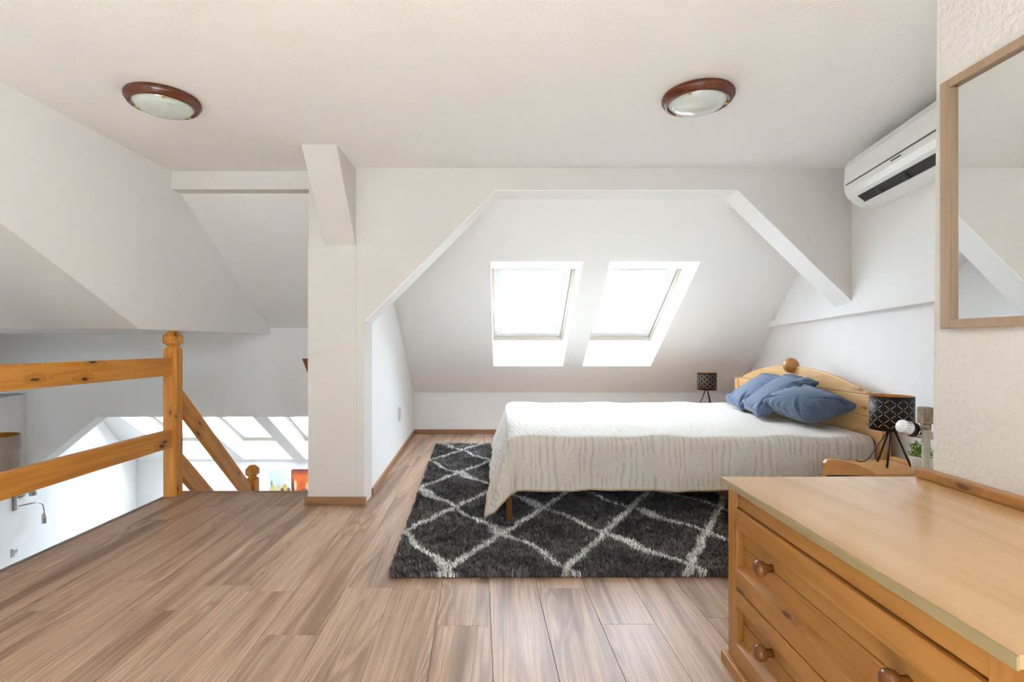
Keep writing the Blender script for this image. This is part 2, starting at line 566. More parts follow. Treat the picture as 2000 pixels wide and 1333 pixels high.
# plastered brace from the post up to the ceiling
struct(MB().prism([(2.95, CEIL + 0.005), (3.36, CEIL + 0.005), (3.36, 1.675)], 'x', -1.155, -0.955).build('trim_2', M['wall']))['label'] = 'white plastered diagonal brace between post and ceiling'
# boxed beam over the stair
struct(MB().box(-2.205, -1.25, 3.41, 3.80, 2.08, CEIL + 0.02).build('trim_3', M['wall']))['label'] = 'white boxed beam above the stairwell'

# alcove side wall (solid between alcove and stairwell)
v, f = extrude_plan([(-0.90, 3.54), (-1.027, KY + 0.06), (-1.263, KY + 0.06), (-1.263, 3.54)], lambda x, y: LOW, lambda x, y: min(CEIL, roof(y) + 0.12))
struct(MB().raw(v, f).build('wall_left', M['wallsm']))
v, f = extrude_plan([(-1.05, KY + 0.05), (-1.05, 8.0), (-1.263, 8.0), (-1.263, KY + 0.05)], lambda x, y: LOW, lambda x, y: roof(y) + 0.12)
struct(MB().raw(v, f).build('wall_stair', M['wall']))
# knee wall behind the bed
struct(MB().box(-1.1, 3.3, KY, KY + 0.14, -0.2, KZ + 0.05).build('wall_back', M['wallsm']))

# right wall: lower part, and an upper part standing 4 cm proud with a ledge
zl = lambda y: 1.262 - 0.022 * (y - 2.62)
top = lambda x, y: min(CEIL + 0.1, roof(y) + 0.12)
ys = [1.60, 2.6, 3.36, 4.2, 5.0, KY + 0.12]
def right_strip(off, zb, zt, yy, name, mat):
    plan = [(RW(y) + off, y) for y in yy] + [(RW(y) + 0.30, y) for y in reversed(yy)]
    v, f = extrude_plan(plan, zb, zt)
    return struct(MB().raw(v, f).build(name, mat))
right_strip(0.0, lambda x, y: -0.2, lambda x, y: min(zl(y) + 0.02, roof(y) + 0.1), ys, 'wall_right', M['wallsm'])
right_strip(-0.045, lambda x, y: zl(y), top, [1.60, 2.6, 3.36, 4.2, 4.86], 'wall_right_upper', M['wallsm'])
zl0 = zl
right_strip(-0.070, lambda x, y: zl0(y) - 0.004, lambda x, y: zl0(y) + 0.062, [1.64, 2.6, 3.36, 4.2, 5.04], 'trim_7', M['wallsm'])['label'] = 'white ledge moulding along the right wall'
# stub wall that carries the mirror
v = [(1.40, -2.5, -0.2), (2.4, -2.5, -0.2), (2.4, 1.672, -0.2), (1.40, 1.672, -0.2),
     (1.40, -2.5, CEIL + .02), (2.4, -2.5, CEIL + .02), (2.4, 1.645, CEIL + .02), (1.40, 1.645, CEIL + .02)]
struct(MB().raw(v, [(0, 3, 2, 1), (4, 5, 6, 7), (0, 1, 5, 4), (1, 2, 6, 5), (2, 3, 7, 6), (3, 0, 4, 7)]).build('wall_mirror', M['stucco']))

# hanging wall over the railing, sloping underside to its left, flat soffit of the lower room
SOF = 1.147
bh = [(1.0, CEIL + .02), (3.62, CEIL + .02), (4.96, roof(4.96) + .08), (4.96, SOF), (3.1, SOF)]
struct(MB().prism(bh, 'x', -2.30, -2.20).build('wall_hanging', M['wallsm']))
struct(MB().prism([(0.985, CEIL + .02), (3.1, SOF - 0.006), (3.1, SOF + 0.12), (1.2, CEIL + .02)], 'x', -6.3, -2.201).build('ceiling_stair', M['wall']))  # greyer plaster puts the soffit's shade into its colour
struct(MB().box(-6.3, -2.201, 3.1, 4.96, SOF - 0.006, SOF + 0.10).build('ceiling_lower', M['wallsm']))
# lower room: wall with its own clipped opening, side wall, knee wall, outer shell
lo = [(-6.3, 1.30), (-1.26, 1.30), (-1.26, 0.35), (-3.87, 0.35), (-4.56, -0.21), (-6.3, -0.21)]
struct(MB().prism(lo, 'y', 4.90, 5.06).build('wall_lower', M['wallsm']))
struct(MB().box(-6.3, -1.26, 4.86, 4.905, 0.575, 1.30).build('trim_4', M['wallsm']))['label'] = 'shallow white beam across the lower room'
LWX = lambda y: -2.806 - 0.356 * y
plan = [(-4.35, -2.5), (-4.35, 4.337), (LWX(4.93), 4.93), (LWX(4.93) - 0.35, 4.93), (-4.7, 4.337), (-4.7, -2.5)]
v, f = extrude_plan(plan, lambda x, y: LOW, lambda x, y: 0.57)
struct(MB().raw(v, f).build('wall_lower_left', M['wallsm']))
plan = [(LWX(4.93), 4.93), (LWX(8.0), 8.0), (LWX(8.0) - 0.35, 8.0), (LWX(4.93) - 0.35, 4.93)]
v, f = extrude_plan(plan, lambda x, y: LOW, lambda x, y: roof(y) + 0.1)
struct(MB().raw(v, f).build('wall_lower_alcove', M['wallsm']))
struct(MB().box(-6.3, -1.0, 7.85, 8.0, LOW, -0.66).build('wall_lower_back', M['wallsm']))
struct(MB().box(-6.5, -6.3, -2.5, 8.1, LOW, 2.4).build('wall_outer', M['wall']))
struct(MB().box(-6.5, -1.0, -2.5, 8.1, LOW - 0.2, LOW).build('floor_lower', fine('pale_lower_floor', (0.30, 0.26, 0.22), 0.6)))
# wall under the sleeping level
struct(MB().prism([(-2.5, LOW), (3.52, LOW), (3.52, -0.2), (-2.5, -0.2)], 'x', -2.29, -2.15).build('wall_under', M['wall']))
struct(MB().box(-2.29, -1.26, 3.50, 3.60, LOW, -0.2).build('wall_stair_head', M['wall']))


def holed_wall(name, xs, zs, holes, y0, y1, mat):
    mb = MB()
    nx, nz = len(xs), len(zs)
    cell = lambda i, j: 0 <= i < nx - 1 and 0 <= j < nz - 1 and (i, j) not in holes
    v = [(x, y, z) for y in (y0, y1) for z in zs for x in xs]
    a = lambda i, j: j * nx + i
    b = lambda i, j: nx * nz + j * nx + i
    f = []
    for j in range(nz - 1):
        for i in range(nx - 1):
            if not cell(i, j): continue
            f += [(a(i, j), a(i + 1, j), a(i + 1, j + 1), a(i, j + 1)), (b(i, j), b(i, j + 1), b(i + 1, j + 1), b(i + 1, j))]
            if not cell(i - 1, j): f.append((a(i, j), a(i, j + 1), b(i, j + 1), b(i, j)))
            if not cell(i + 1, j): f.append((a(i + 1, j), b(i + 1, j), b(i + 1, j + 1), a(i + 1, j + 1)))
            if not cell(i, j - 1): f.append((a(i, j), b(i, j), b(i + 1, j), a(i + 1, j)))
            if not cell(i, j + 1): f.append((a(i, j + 1), a(i + 1, j + 1), b(i + 1, j + 1), b(i, j + 1)))
    return struct(mb.raw(v, f).build(name, mat))


# wall behind the camera; its windows are added to fill the room with light
holed_wall('wall_rear', [-6.5, -3.6, -3.0, -1.5, 0.9, 2.4], [LOW, -0.6, 0.2, 1.42, 1.95, 2.4], {(1, 1), (3, 3)}, -2.7, -2.5, M['wall'])


# ------------------------------------------------------------------ floor of planks
ANG = -0.044                                # planks run slightly aside from the view axis
PW, PL, G = 0.2065, 1.285, 0.0007
sub = [(EDGE_X + 0.004, -2.5), (2.6, -2.5), (3.1, 6.05), (-1.2, 6.05), (-1.2, STAIR_Y - 0.004), (EDGE_X + 0.004, STAIR_Y - 0.004)]
floor = struct(MB().prism(sub, 'z', -0.22, -0.0115).build('floor', M['sub']))


def clip(poly, nx, ny, d):
    """keep the part where nx*x + ny*y <= d"""
    out = []
    for i in range(len(poly)):
        p, q = poly[i], poly[(i + 1) % len(poly)]
        a, b = nx * p[0] + ny * p[1] - d, nx * q[0] + ny * q[1] - d
        if a <= 0: out.append(p)
        if a * b < 0:
            t = a / (a - b)
            out.append((p[0] + t * (q[0] - p[0]), p[1] + t * (q[1] - p[1])))
    return out


def area(poly):
    return 0.5 * abs(sum(poly[i][0] * poly[(i + 1) % len(poly)][1] - poly[(i + 1) % len(poly)][0] * poly[i][1] for i in range(len(poly))))


JOINT = {-2: 2.206, -3: 1.845, -5: 2.225, -6: 2.015, -8: 2.01, 0: 1.906, 3: 1.916, 5: 1.96}
cuts = [((-1, 0), -EDGE_X), ((0, -1), 2.5), ((0, 1), 5.99), ((1, -0.168), RW(3.35) - 0.168 * 3.35 + 0.02)]
for k in range(-12, 16):
    x0 = -0.163 + PW * k
    j0 = JOINT.get(k, 1.9 + 0.41 * ((k * 5) % 3) + random.uniform(-0.15, 0.15))
    for r in range(-5, 5):
        ya, yb = j0 + PL * r, j0 + PL * (r + 1)
        if yb < -2.4 or ya > 5.99: continue
        quad = [(x0 + G + ANG * ya, ya + G), (x0 + PW - G + ANG * ya, ya + G), (x0 + PW - G + ANG * yb, yb - G), (x0 + G + ANG * yb, yb - G)]
        for (n_, d_) in cuts:
            quad = clip(quad, n_[0], n_[1], d_)
            if len(quad) < 3: break
        if len(quad) < 3: continue
        pieces = [quad]
        if min(p[0] for p in quad) < -1.24 and max(p[1] for p in quad) > STAIR_Y:
            pieces = [clip(quad, 0, 1, STAIR_Y)]
            if max(p[0] for p in quad) > -1.26:
                rest = clip(clip(quad, 0, -1, -STAIR_Y), -1, 0, 1.26)
                pieces.append(rest)
        for pc in pieces:
            if len(pc) < 3 or area(pc) < 0.003: continue
            cx, cy = x0 + PW / 2 + ANG * ya, ya
            loc_poly = [(p[0] - cx, p[1] - cy) for p in pc]
            mb = MB().prism([(p[0], p[1]) for p in loc_poly], 'z', -0.0115, 0.0, bevel=0.0008)
            mb.build('plank', M['floor'], floor, (cx, cy, 0))

# edge profiles of the floor over the void and at the stair
struct(MB().box(EDGE_X - 0.012, EDGE_X + 0.006, -2.5, STAIR_Y, -0.20, 0.004).build('trim_5', M['alu']))
struct(MB().box(EDGE_X, -1.262, STAIR_Y - 0.008, STAIR_Y + 0.02, -0.20, 0.004).build('trim_6', M['base']))
# skirting
v = [(-0.90, 3.54), (-1.024, KY - 0.002), (-1.009, KY - 0.002), (-0.886, 3.54)]
struct(MB().prism(v, 'z', 0.0, 0.05).build('baseboard_left', M['base']))
struct(MB().box(-1.02, 2.7, KY - 0.016, KY + 0.004, 0.0, 0.052).build('baseboard_back', M['basex']))
struct(MB().box(-1.282, -0.882, 3.318, 3.345, 0.0, 0.052, 0.003).build('baseboard_post', M['basex']))

# ------------------------------------------------------------------ skylights
PLT = 0.32
NRM = Vector((0, SL, 1)).normalized()       # outward normal of the roof
UPV = Vector((0, -1, SL)).normalized()      # up the slope


def skylight(n, x0, x1, y_low, y_high, label):
    """frame, sash, pane in the plane of the roof covering"""
    c = Vector(((x0 + x1) / 2, (y_low + y_high) / 2, 0))
    c.z = roof(c.y) + PLT
    L = abs(y_low - y_high) * math.sqrt(1 + SL * SL)
    w = x1 - x0
    root = empty('window_%d' % n, c)
    root.rotation_euler = Matrix((Vector((-1, 0, 0)), UPV, NRM)).transposed().to_euler()
    root['kind'] = 'structure'
    root['label'] = label
    # local x across, y up the slope, z outward
    def ring(mb, hx, hy, t, z0, z1, tb=None, bev=0.004):
        tb = tb or t
        mb.box(-hx, -hx + t, -hy, hy, z0, z1, bev)
        mb.box(hx - t, hx, -hy, hy, z0, z1, bev)
        mb.box(-hx + t, hx - t, hy - t, hy, z0, z1, bev)
        mb.box(-hx + t, hx - t, -hy, -hy + tb, z0, z1, bev)
    mb = MB(); ring(mb, w / 2 + 0.03, L / 2 + 0.03, 0.058, -0.035, 0.06); mb.build('frame', M['cream'], root)
    mb = MB(); ring(mb, w / 2 - 0.030, L / 2 - 0.030, 0.052, -0.020, 0.045, 0.062); s = mb.build('sash', M['sash'], root)
    mb = MB(); ring(mb, w / 2 - 0.080, L / 2 - 0.080, 0.007, -0.012, 0.02, 0.012, 0.0)
    mb.build('gasket', M['grayline'], s)
    MB().box(-w / 2 + 0.075, w / 2 - 0.075, -L / 2 + 0.085, L / 2 - 0.075, 0.005, 0.012).build('pane', M['glass'], root)
    MB().box(-w / 2 + 0.11, w / 2 - 0.11, L / 2 - 0.075, L / 2 - 0.045, -0.05, -0.021, 0.006).build('ventilation_bar', M['whitepl'], s)
    # flashing kerb that closes the joint to the roof
    mb = MB(); ring(mb, w / 2 + 0.09, L / 2 + 0.09, 0.09, 0.0, 0.08, None, 0.0); mb.build('kerb', M['whitepl'], root)
    p = portal('portal_%d' % n, c + NRM * 0.09, (0, 0, 0), w, L)
    p.rotation_euler = Matrix((Vector((-1, 0, 0)), UPV, NRM)).transposed().to_euler()
    return root


skylight(1, -0.09, 0.65, 5.46, 4.49, 'left skylight in the sloping ceiling behind the bed')
skylight(2, 0.86, 1.585, 5.46, 4.49, 'right skylight in the sloping ceiling behind the bed')
skylight(3, -4.87, -4.12, 7.80, 6.905, 'farthest left skylight of the lower room')
skylight(4, -3.93, -3.18, 7.80, 6.905, 'middle skylight of the lower room beyond the stair rail')
skylight(5, -2.99, -2.24, 7.80, 6.905, 'skylight of the lower room beside the plastered post')


def fill_window(n, x0, x1, z0, z1):  # unseen window, added to let fill light in
    root = empty('window_%d' % n, ((x0 + x1) / 2, -2.6, z0))
    root['kind'] = 'structure'
    root['label'] = 'added white framed window in the rear wall, unseen, for fill light'
    w, h = (x1 - x0) / 2, z1 - z0
    mb = MB()
    mb.box(-w, -w + .06, -.03, .03, 0, h, .004).box(w - .06, w, -.03, .03, 0, h, .004).box(-w + .06, w - .06, -.03, .03, 0, .06, .004).box(-w + .06, w - .06, -.03, .03, h - .06, h, .004)
    mb.box(-.04, .04, -.03, .03, .06, h - .06, .004)
    mb.build('frame', M['whitepl'], root)
    for s in (-1, 1):
        a, b = sorted((s * .04, s * (w - .06)))
        MB().box(a, b, -.006, .006, .06, h - .06).build('pane', M['glass'], root)
    portal('portal_%d' % n, ((x0 + x1) / 2, -2.72, (z0 + z1) / 2), (PI / 2, 0, PI), x1 - x0, h)
fill_window(6, -1.5, 0.9, 1.42, 1.95)
fill_window(7, -3.6, -3.0, -0.6, 0.2)

# ------------------------------------------------------------------ railing and stair
def chamfered_post(mb, cx, cy, half, z0, z1, cham=0.014):
    """square post with chamfered edges, a turned-in neck and a faceted cap"""
    secs = [(z0, half, cham), (z1 - 0.125, half, cham), (z1 - 0.108, half - 0.016, cham), (z1 - 0.100, half - 0.016, cham),
            (z1 - 0.082, half + 0.003, cham), (z1 - 0.035, half + 0.003, cham), (z1, half - 0.024, cham * 0.6)]
    vs, fs = [], []
    for z, h, c in secs:
        for p in [(-h + c, -h), (h - c, -h), (h, -h + c), (h, h - c), (h - c, h), (-h + c, h), (-h, h - c), (-h, -h + c)]:
            vs.append((cx + p[0], cy + p[1], z))
    for i in range(len(secs) - 1):
        for k in range(8):
            k2 = (k + 1) % 8
            fs.append((i * 8 + k, i * 8 + k2, (i + 1) * 8 + k2, (i + 1) * 8 + k))
    fs.append(tuple(range(8))[::-1])
    fs.append(tuple(range((len(secs) - 1) * 8, len(secs) * 8)))
    mb.raw(vs, fs)


rail = empty('stair_railing', (-2.278, 3.547, 0), 0, 'honey pine railing along the void and down the stair', 'railing')
PX, PY = -2.278, 3.547
mb = MB(); chamfered_post(mb, 0, 0, 0.0465, 0.002, 1.137)
mb.build('newel_post', M['pinez'], rail)
mb = MB(); chamfered_post(mb, 0, 1.13, 0.0465, LOW + 0.01, -0.058)
mb.build('newel_post', M['pinez'], rail)
mb = MB(); chamfered_post(mb, 0, -3.2, 0.0465, 0.002, 1.137)
mb.build('newel_post', M['pinez'], rail)
for zt in (0.955, 0.462):
    MB().box(-0.022, 0.022, -3.155, -0.0455, zt - 0.122, zt, 0.004).build('rail', M['pine'], rail)
fall = math.atan2(-0.987, 1.035)
for zt in (0.752, 0.300):
    pts = [(0, 0), (1.035, -0.987), (1.035, -0.987 - 0.165), (0, -0.165)]
    loc_pts = [(y * math.cos(fall) + z * math.sin(fall), -y * math.sin(fall) + z * math.cos(fall)) for y, z in pts]
    MB().prism(loc_pts, 'x', -0.020, 0.022, 0.004).build('sloping_rail', M['pine'], rail, (0, 0.047, zt), (fall, 0, 0))

st = empty('staircase', (-1.78, STAIR_Y, LOW), 0, 'steep wooden stair going down between railing and post', 'staircase')
for i in range(6):
    z = -LOW - 0.214 * (i + 1)
    MB().box(-0.42, 0.50, 0.03 + 0.20 * i, 0.27 + 0.20 * i, z - 0.035, z, 0.004).build('tread', M['base'], st)
for x in (-0.425, 0.50):
    MB().prism([(0.02, 1.42), (0.02, 1.10), (1.05, 0.0), (1.35, 0.0)], 'x', x - 0.015, x + 0.015).build('stringer', M['base'], st)

hr = empty('wall_handrail', (-1.30, 3.4, 0.95), 0, 'brown wooden handrail end showing beside the plastered post', 'handrail')
MB().prism([(0.02, 0.0), (0.26, 0.0), (1.5, -1.22), (1.5, -1.34), (0.12, -0.10)], 'x', -0.035, 0.022, 0.003).build('rail', M['rail_dark'], hr)
for y, z in ((0.45, -0.30), (1.2, -1.03)):
    MB().box(0.0, 0.045, y - 0.02, y + 0.02, z - 0.06, z - 0.03).build('bracket', M['nickel'], hr)

# ------------------------------------------------------------------ ceiling lamps
def ceiling_lamp(x, y, r, rot, label):
    o = empty('ceiling_lamp', (x, y, CEIL), rot, label, 'ceiling lamp', 'round ceiling lamps')
    MB().lathe([(r * 0.80, 0.0), (r * 0.97, 0.0), (r, -0.008), (r * 1.0, -0.020), (r * 0.975, -0.026), (r * 0.95, -0.029), (r * 0.93, -0.037),
                (r * 0.86, -0.043), (r * 0.80, -0.040), (r * 0.785, -0.030), (r * 0.785, -0.010)], 64, caps=False).build('ring', M['mahog'], o)
    R = r * 0.80
    prof = [(R, -0.030), (R * 0.985, -0.040), (R * 0.94, -0.044)]
    for i in range(1, 11):
        a = i / 10 * PI / 2
        prof.append((max(R * 0.92 * math.cos(a), 0.001), -0.044 - 0.030 * math.sin(a)))
    MB().lathe(prof, 64, caps=False).build('glass_bowl', M['dome'], o)
    for k in range(3):
        a = 0.9 + k * 2 * PI / 3
        MB().box(-0.006, 0.006, -0.010, 0.010, -0.047, -0.038, 0.002).build('clip', M['brass'], o, (r * 0.80 * math.cos(a), r * 0.80 * math.sin(a), 0), (0, 0, a + PI / 2))
    return o


ceiling_lamp(-1.582, 2.395, 0.157, 0.2, 'dark wood rimmed ceiling lamp above the stair railing')
ceiling_lamp(0.905, 2.365, 0.160, 1.1, 'reddish wood rimmed ceiling lamp nearer the air conditioner')

# ------------------------------------------------------------------ mirror
mir = empty('wall_mirror', (1.40, 1.609, 1.098), 0, 'rectangular wall mirror in a slim ash wood frame', 'mirror')
W_, H_, T_ = 0.62, 0.768, 0.036
MB().box(-0.024, 0, -T_, 0, 0, H_, 0.002).build('frame_side', M['mframe'], mir)
MB().box(-0.024, 0, -W_, -W_ + T_, 0, H_, 0.002).build('frame_side', M['mframe'], mir)
MB().box(-0.024, 0, -W_ + T_, -T_, 0, T_ * 0.75, 0.002).build('frame_bottom', M['mframe'], mir)
MB().box(-0.024, 0, -W_ + T_, -T_, H_ - T_ * 0.75, H_, 0.002).build('frame_top', M['mframe'], mir)
MB().box(-0.010, -0.004, -W_ + T_ - .004, -T_ + .004, .02, H_ - .02).build('mirror_glass', M['mirror'], mir)

# ------------------------------------------------------------------ air conditioner
wa = math.atan(0.168)
yac = 2.985
ac = empty('air_conditioner', (RW(yac) - 0.045, yac, -0.042), -wa, 'white split air conditioner high on the right wall', 'air conditioner')
AL = 1.0
prof = [(0, 1.895), (0, 2.165), (-0.165, 2.172), (-0.198, 2.158), (-0.213, 2.12), (-0.216, 2.03), (-0.212, 1.985), (-0.20, 1.953), (-0.165, 1.915), (-0.125, 1.892), (-0.06, 1.884)]
mb = MB()
n = len(prof)
v = [(u, 0, z) for u, z in prof] + [(u, -AL, z) for u, z in prof]
mb.raw(v, [tuple(range(n)), tuple(range(2 * n - 1, n - 1, -1))] + [(i, (i + 1) % n, n + (i + 1) % n, n + i) for i in range(n)])
bmesh.ops.bevel(mb.bm, geom=[e for e in mb.bm.edges if abs(e.verts[0].co.y - e.verts[1].co.y) < 1e-6], offset=0.010, segments=3, affect='EDGES', profile=0.6)
mb.build('housing', M['whitepl'], ac)
# front panel stands a little proud and leaves a shadow line at its lower edge
MB().prism([(-0.205, 2.135), (-0.217, 2.118), (-0.2205, 2.05), (-0.2190, 2.022), (-0.205, 2.022)], 'y', -AL + 0.012, -0.018, 0.002).build('front_panel', M['whitepl'], ac)
MB().box(-0.2165, -0.21, -AL + 0.02, -0.03, 2.0155, 2.0215).build('seam', M['grayline'], ac)  # dark strip put in as that shadow line
MB().raw([(-0.188, -0.10, 1.9345), (-0.188, -AL + 0.04, 1.9345), (-0.148, -AL + 0.04, 1.9005), (-0.148, -0.10, 1.9005),
          (-0.170, -0.10, 1.95), (-0.170, -AL + 0.04, 1.95), (-0.135, -AL + 0.04, 1.915), (-0.135, -0.10, 1.915)],
         [(0, 1, 2, 3), (4, 7, 6, 5), (0, 4, 5, 1), (3, 2, 6, 7), (0, 3, 7, 4), (1, 5, 6, 2)]).build('outlet', M['blackslot'], ac)
mb = MB()
mb.raw([(-0.152, -0.085, 1.897), (-0.152, -AL + 0.03, 1.897), (-0.112, -AL + 0.03, 1.880), (-0.112, -0.085, 1.880),
        (-0.146, -0.085, 1.905), (-0.146, -AL + 0.03, 1.905), (-0.106, -AL + 0.03, 1.888), (-0.106, -0.085, 1.888)],
       [(0, 3, 2, 1), (4, 5, 6, 7), (0, 1, 5, 4), (3, 7, 6, 2), (0, 4, 7, 3), (1, 2, 6, 5)]).build('louvre', M['whitepl'], ac)
for y in (-0.28, -0.52, -0.76):
    MB().box(-0.180, -0.150, y - 0.003, y + 0.003, 1.897, 1.925).build('vane', M['grayline'], ac)
MB().box(-0.2185, -0.2135, -0.56, -0.48, 2.000, 2.005).build('badge', M['grayline'], ac)

# ------------------------------------------------------------------ dresser
dr = empty('dresser', (0.742, 1.20, 0), 0, 'low pine chest of drawers under the mirror', 'dresser')
DY = 0.478                                   # half length
FX = 0.0                                     # front face at local x = 0, back at 0.655
DH = 0.613
MB().box(-0.017, 0.655, -DY - 0.004, DY + 0.008, DH - 0.021, DH, 0.0015).build('top', M['dtop'], dr)
MB().box(-0.0215, -0.0165, -DY - 0.006, DY + 0.010, DH - 0.0215, DH - 0.0008, 0.001).build('edge_band', M['edge'], dr)
MB().box(0.615, 0.655, -DY, DY + 0.004, DH, DH + 0.030, 0.006).build('back_ledge', M['dress'], dr)
MB().box(0.03, 0.645, -DY + 0.005, DY - 0.002, 0.04, DH - 0.021).build('carcass', M['dressz'], dr)
for s in (-1, 1):
    a, b = sorted((s * DY, s * (DY - 0.060)))
    MB().box(0.0, 0.032, a, b, 0.0, DH - 0.021, 0.003).build('stile', M['dressz'], dr)
MB().box(0.004, 0.032, -DY + 0.060, DY - 0.060, 0.536, DH - 0.021, 0.002).build('top_rail', M['dress'], dr)
MB().box(-0.018, 0.64, -DY - 0.016, DY + 0.016, 0.0, 0.040, 0.004).build('plinth', M['dress'], dr)


def drawer(z0, z1, p0, p1):
    d = empty('drawer', (0, 0, 0)); d.parent = dr
    Y0, Y1 = -DY + 0.062, DY - 0.062
    MB().box(-0.004, 0.030, Y0, Y1, p1, z1, 0.003).build('upper_rail', M['dress'], d)
    MB().box(-0.004, 0.030, Y0, Y1, z0, p0, 0.003).build('lower_rail', M['dress'], d)
    # recessed tongue-and-groove panel with a centre bead
    pm = (p0 + p1) / 2
    MB().box(0.021, 0.030, Y0, Y1, pm + 0.006, p1 + 0.002, 0.002).build('board', M['dress'], d)
    MB().box(0.021, 0.030, Y0, Y1, p0 - 0.002, pm - 0.006, 0.002).build('board', M['dress'], d)
    MB().box(0.018, 0.030, Y0, Y1, pm - 0.005, pm + 0.005, 0.0035).build('bead', M['dress'], d)
    MB().prism([(-0.004, p0), (0.022, p0 - 0.0), (0.022, p0 + 0.012)], 'y', Y0, Y1).build('moulding', M['dress'], d)
    for y in (0.245, -0.240):
        MB().lathe([(0.0115, 0.022), (0.0105, 0.012), (0.012, 0.004), (0.0195, -0.003), (0.0225, -0.011), (0.0215, -0.020), (0.016, -0.027), (0.007, -0.0305), (0.0005, -0.031)], 32, (0, y, pm + 0.012), 'x').build('knob', M['knob'], d)


drawer(0.280, 0.531, 0.339, 0.469)
drawer(0.045, 0.275, 0.103, 0.226)

# ------------------------------------------------------------------ bed
BX0, BX1, BY0, BY1 = 0.06, 2.16, 2.98, 4.72
bed = empty('bed', (0, 0, 0), 0, 'pine double bed with an arched headboard', 'bed')
HBX = 2.165
# headboard: posts, arched board of three planks, ball
hy0, hy1 = 2.905, 4.75
hz = lambda y: 0.735 + 0.150 * max(0.0, 1 - ((y - (hy0 + hy1) / 2) / ((hy1 - hy0) / 2 - 0.06)) ** 2)
hb = empty('headboard', (0, 0, 0)); hb.parent = bed
def arch_plank(z0, z1):
    n = 40
    pts = []
    yy = np.linspace(hy0 + 0.05, hy1 - 0.05, n)
    topz = [min(hz(y), z1) for y in yy]
    keep = [(y, t) for y, t in zip(yy, topz) if t > z0 + 0.004]
    if len(keep) < 3: return
    poly = [(keep[0][0], z0), (keep[-1][0], z0)] + [(y, t) for y, t in reversed(keep)]
    MB().prism(poly, 'x', HBX + 0.004, HBX + 0.036, 0.003).build('board', M['bedpine'], hb)
for z0, z1 in ((0.30, 0.455), (0.458, 0.620), (0.623, 0.745), (0.748, 0.95)):
    arch_plank(z0, z1)
for y in (hy0, hy1 - 0.062):
    MB().box(HBX - 0.006, HBX + 0.048, y, y + 0.062, 0.0, 0.738, 0.008, 3).build('post', M['bedpinez'], hb)
MB().sphere((HBX - 0.004, (hy0 + hy1) / 2, 0.888), 0.056, 32).build('ball_ornament', M['beech'], hb)
# frame, legs, mattress
for y in (BY0 + 0.02, BY1 - 0.05):
    MB().box(BX0 + 0.02, HBX, y, y + 0.03, 0.205, 0.32, 0.004).build('side_rail', M['knob'], bed)
MB().box(BX0, BX0 + 0.03, BY0 + 0.02, BY1 - 0.02, 0.205, 0.32, 0.004).build('foot_rail', M['knob'], bed)
for x, y in ((BX0 - 0.035, BY0 + 0.0), (BX0 - 0.035, BY1 - 0.06), (BX1 - 0.10, BY0 + 0.02), (BX1 - 0.10, BY1 - 0.06)):
    MB().box(x, x + 0.034, y, y + 0.045, 0.008, 0.31, 0.004).build('leg', M['knob'], bed)
MB().box(BX0 + 0.04, HBX - 0.01, BY0 + 0.06, BY1 - 0.05, 0.26, 0.487, 0.03, 3).build('mattress', M['potw'], bed)

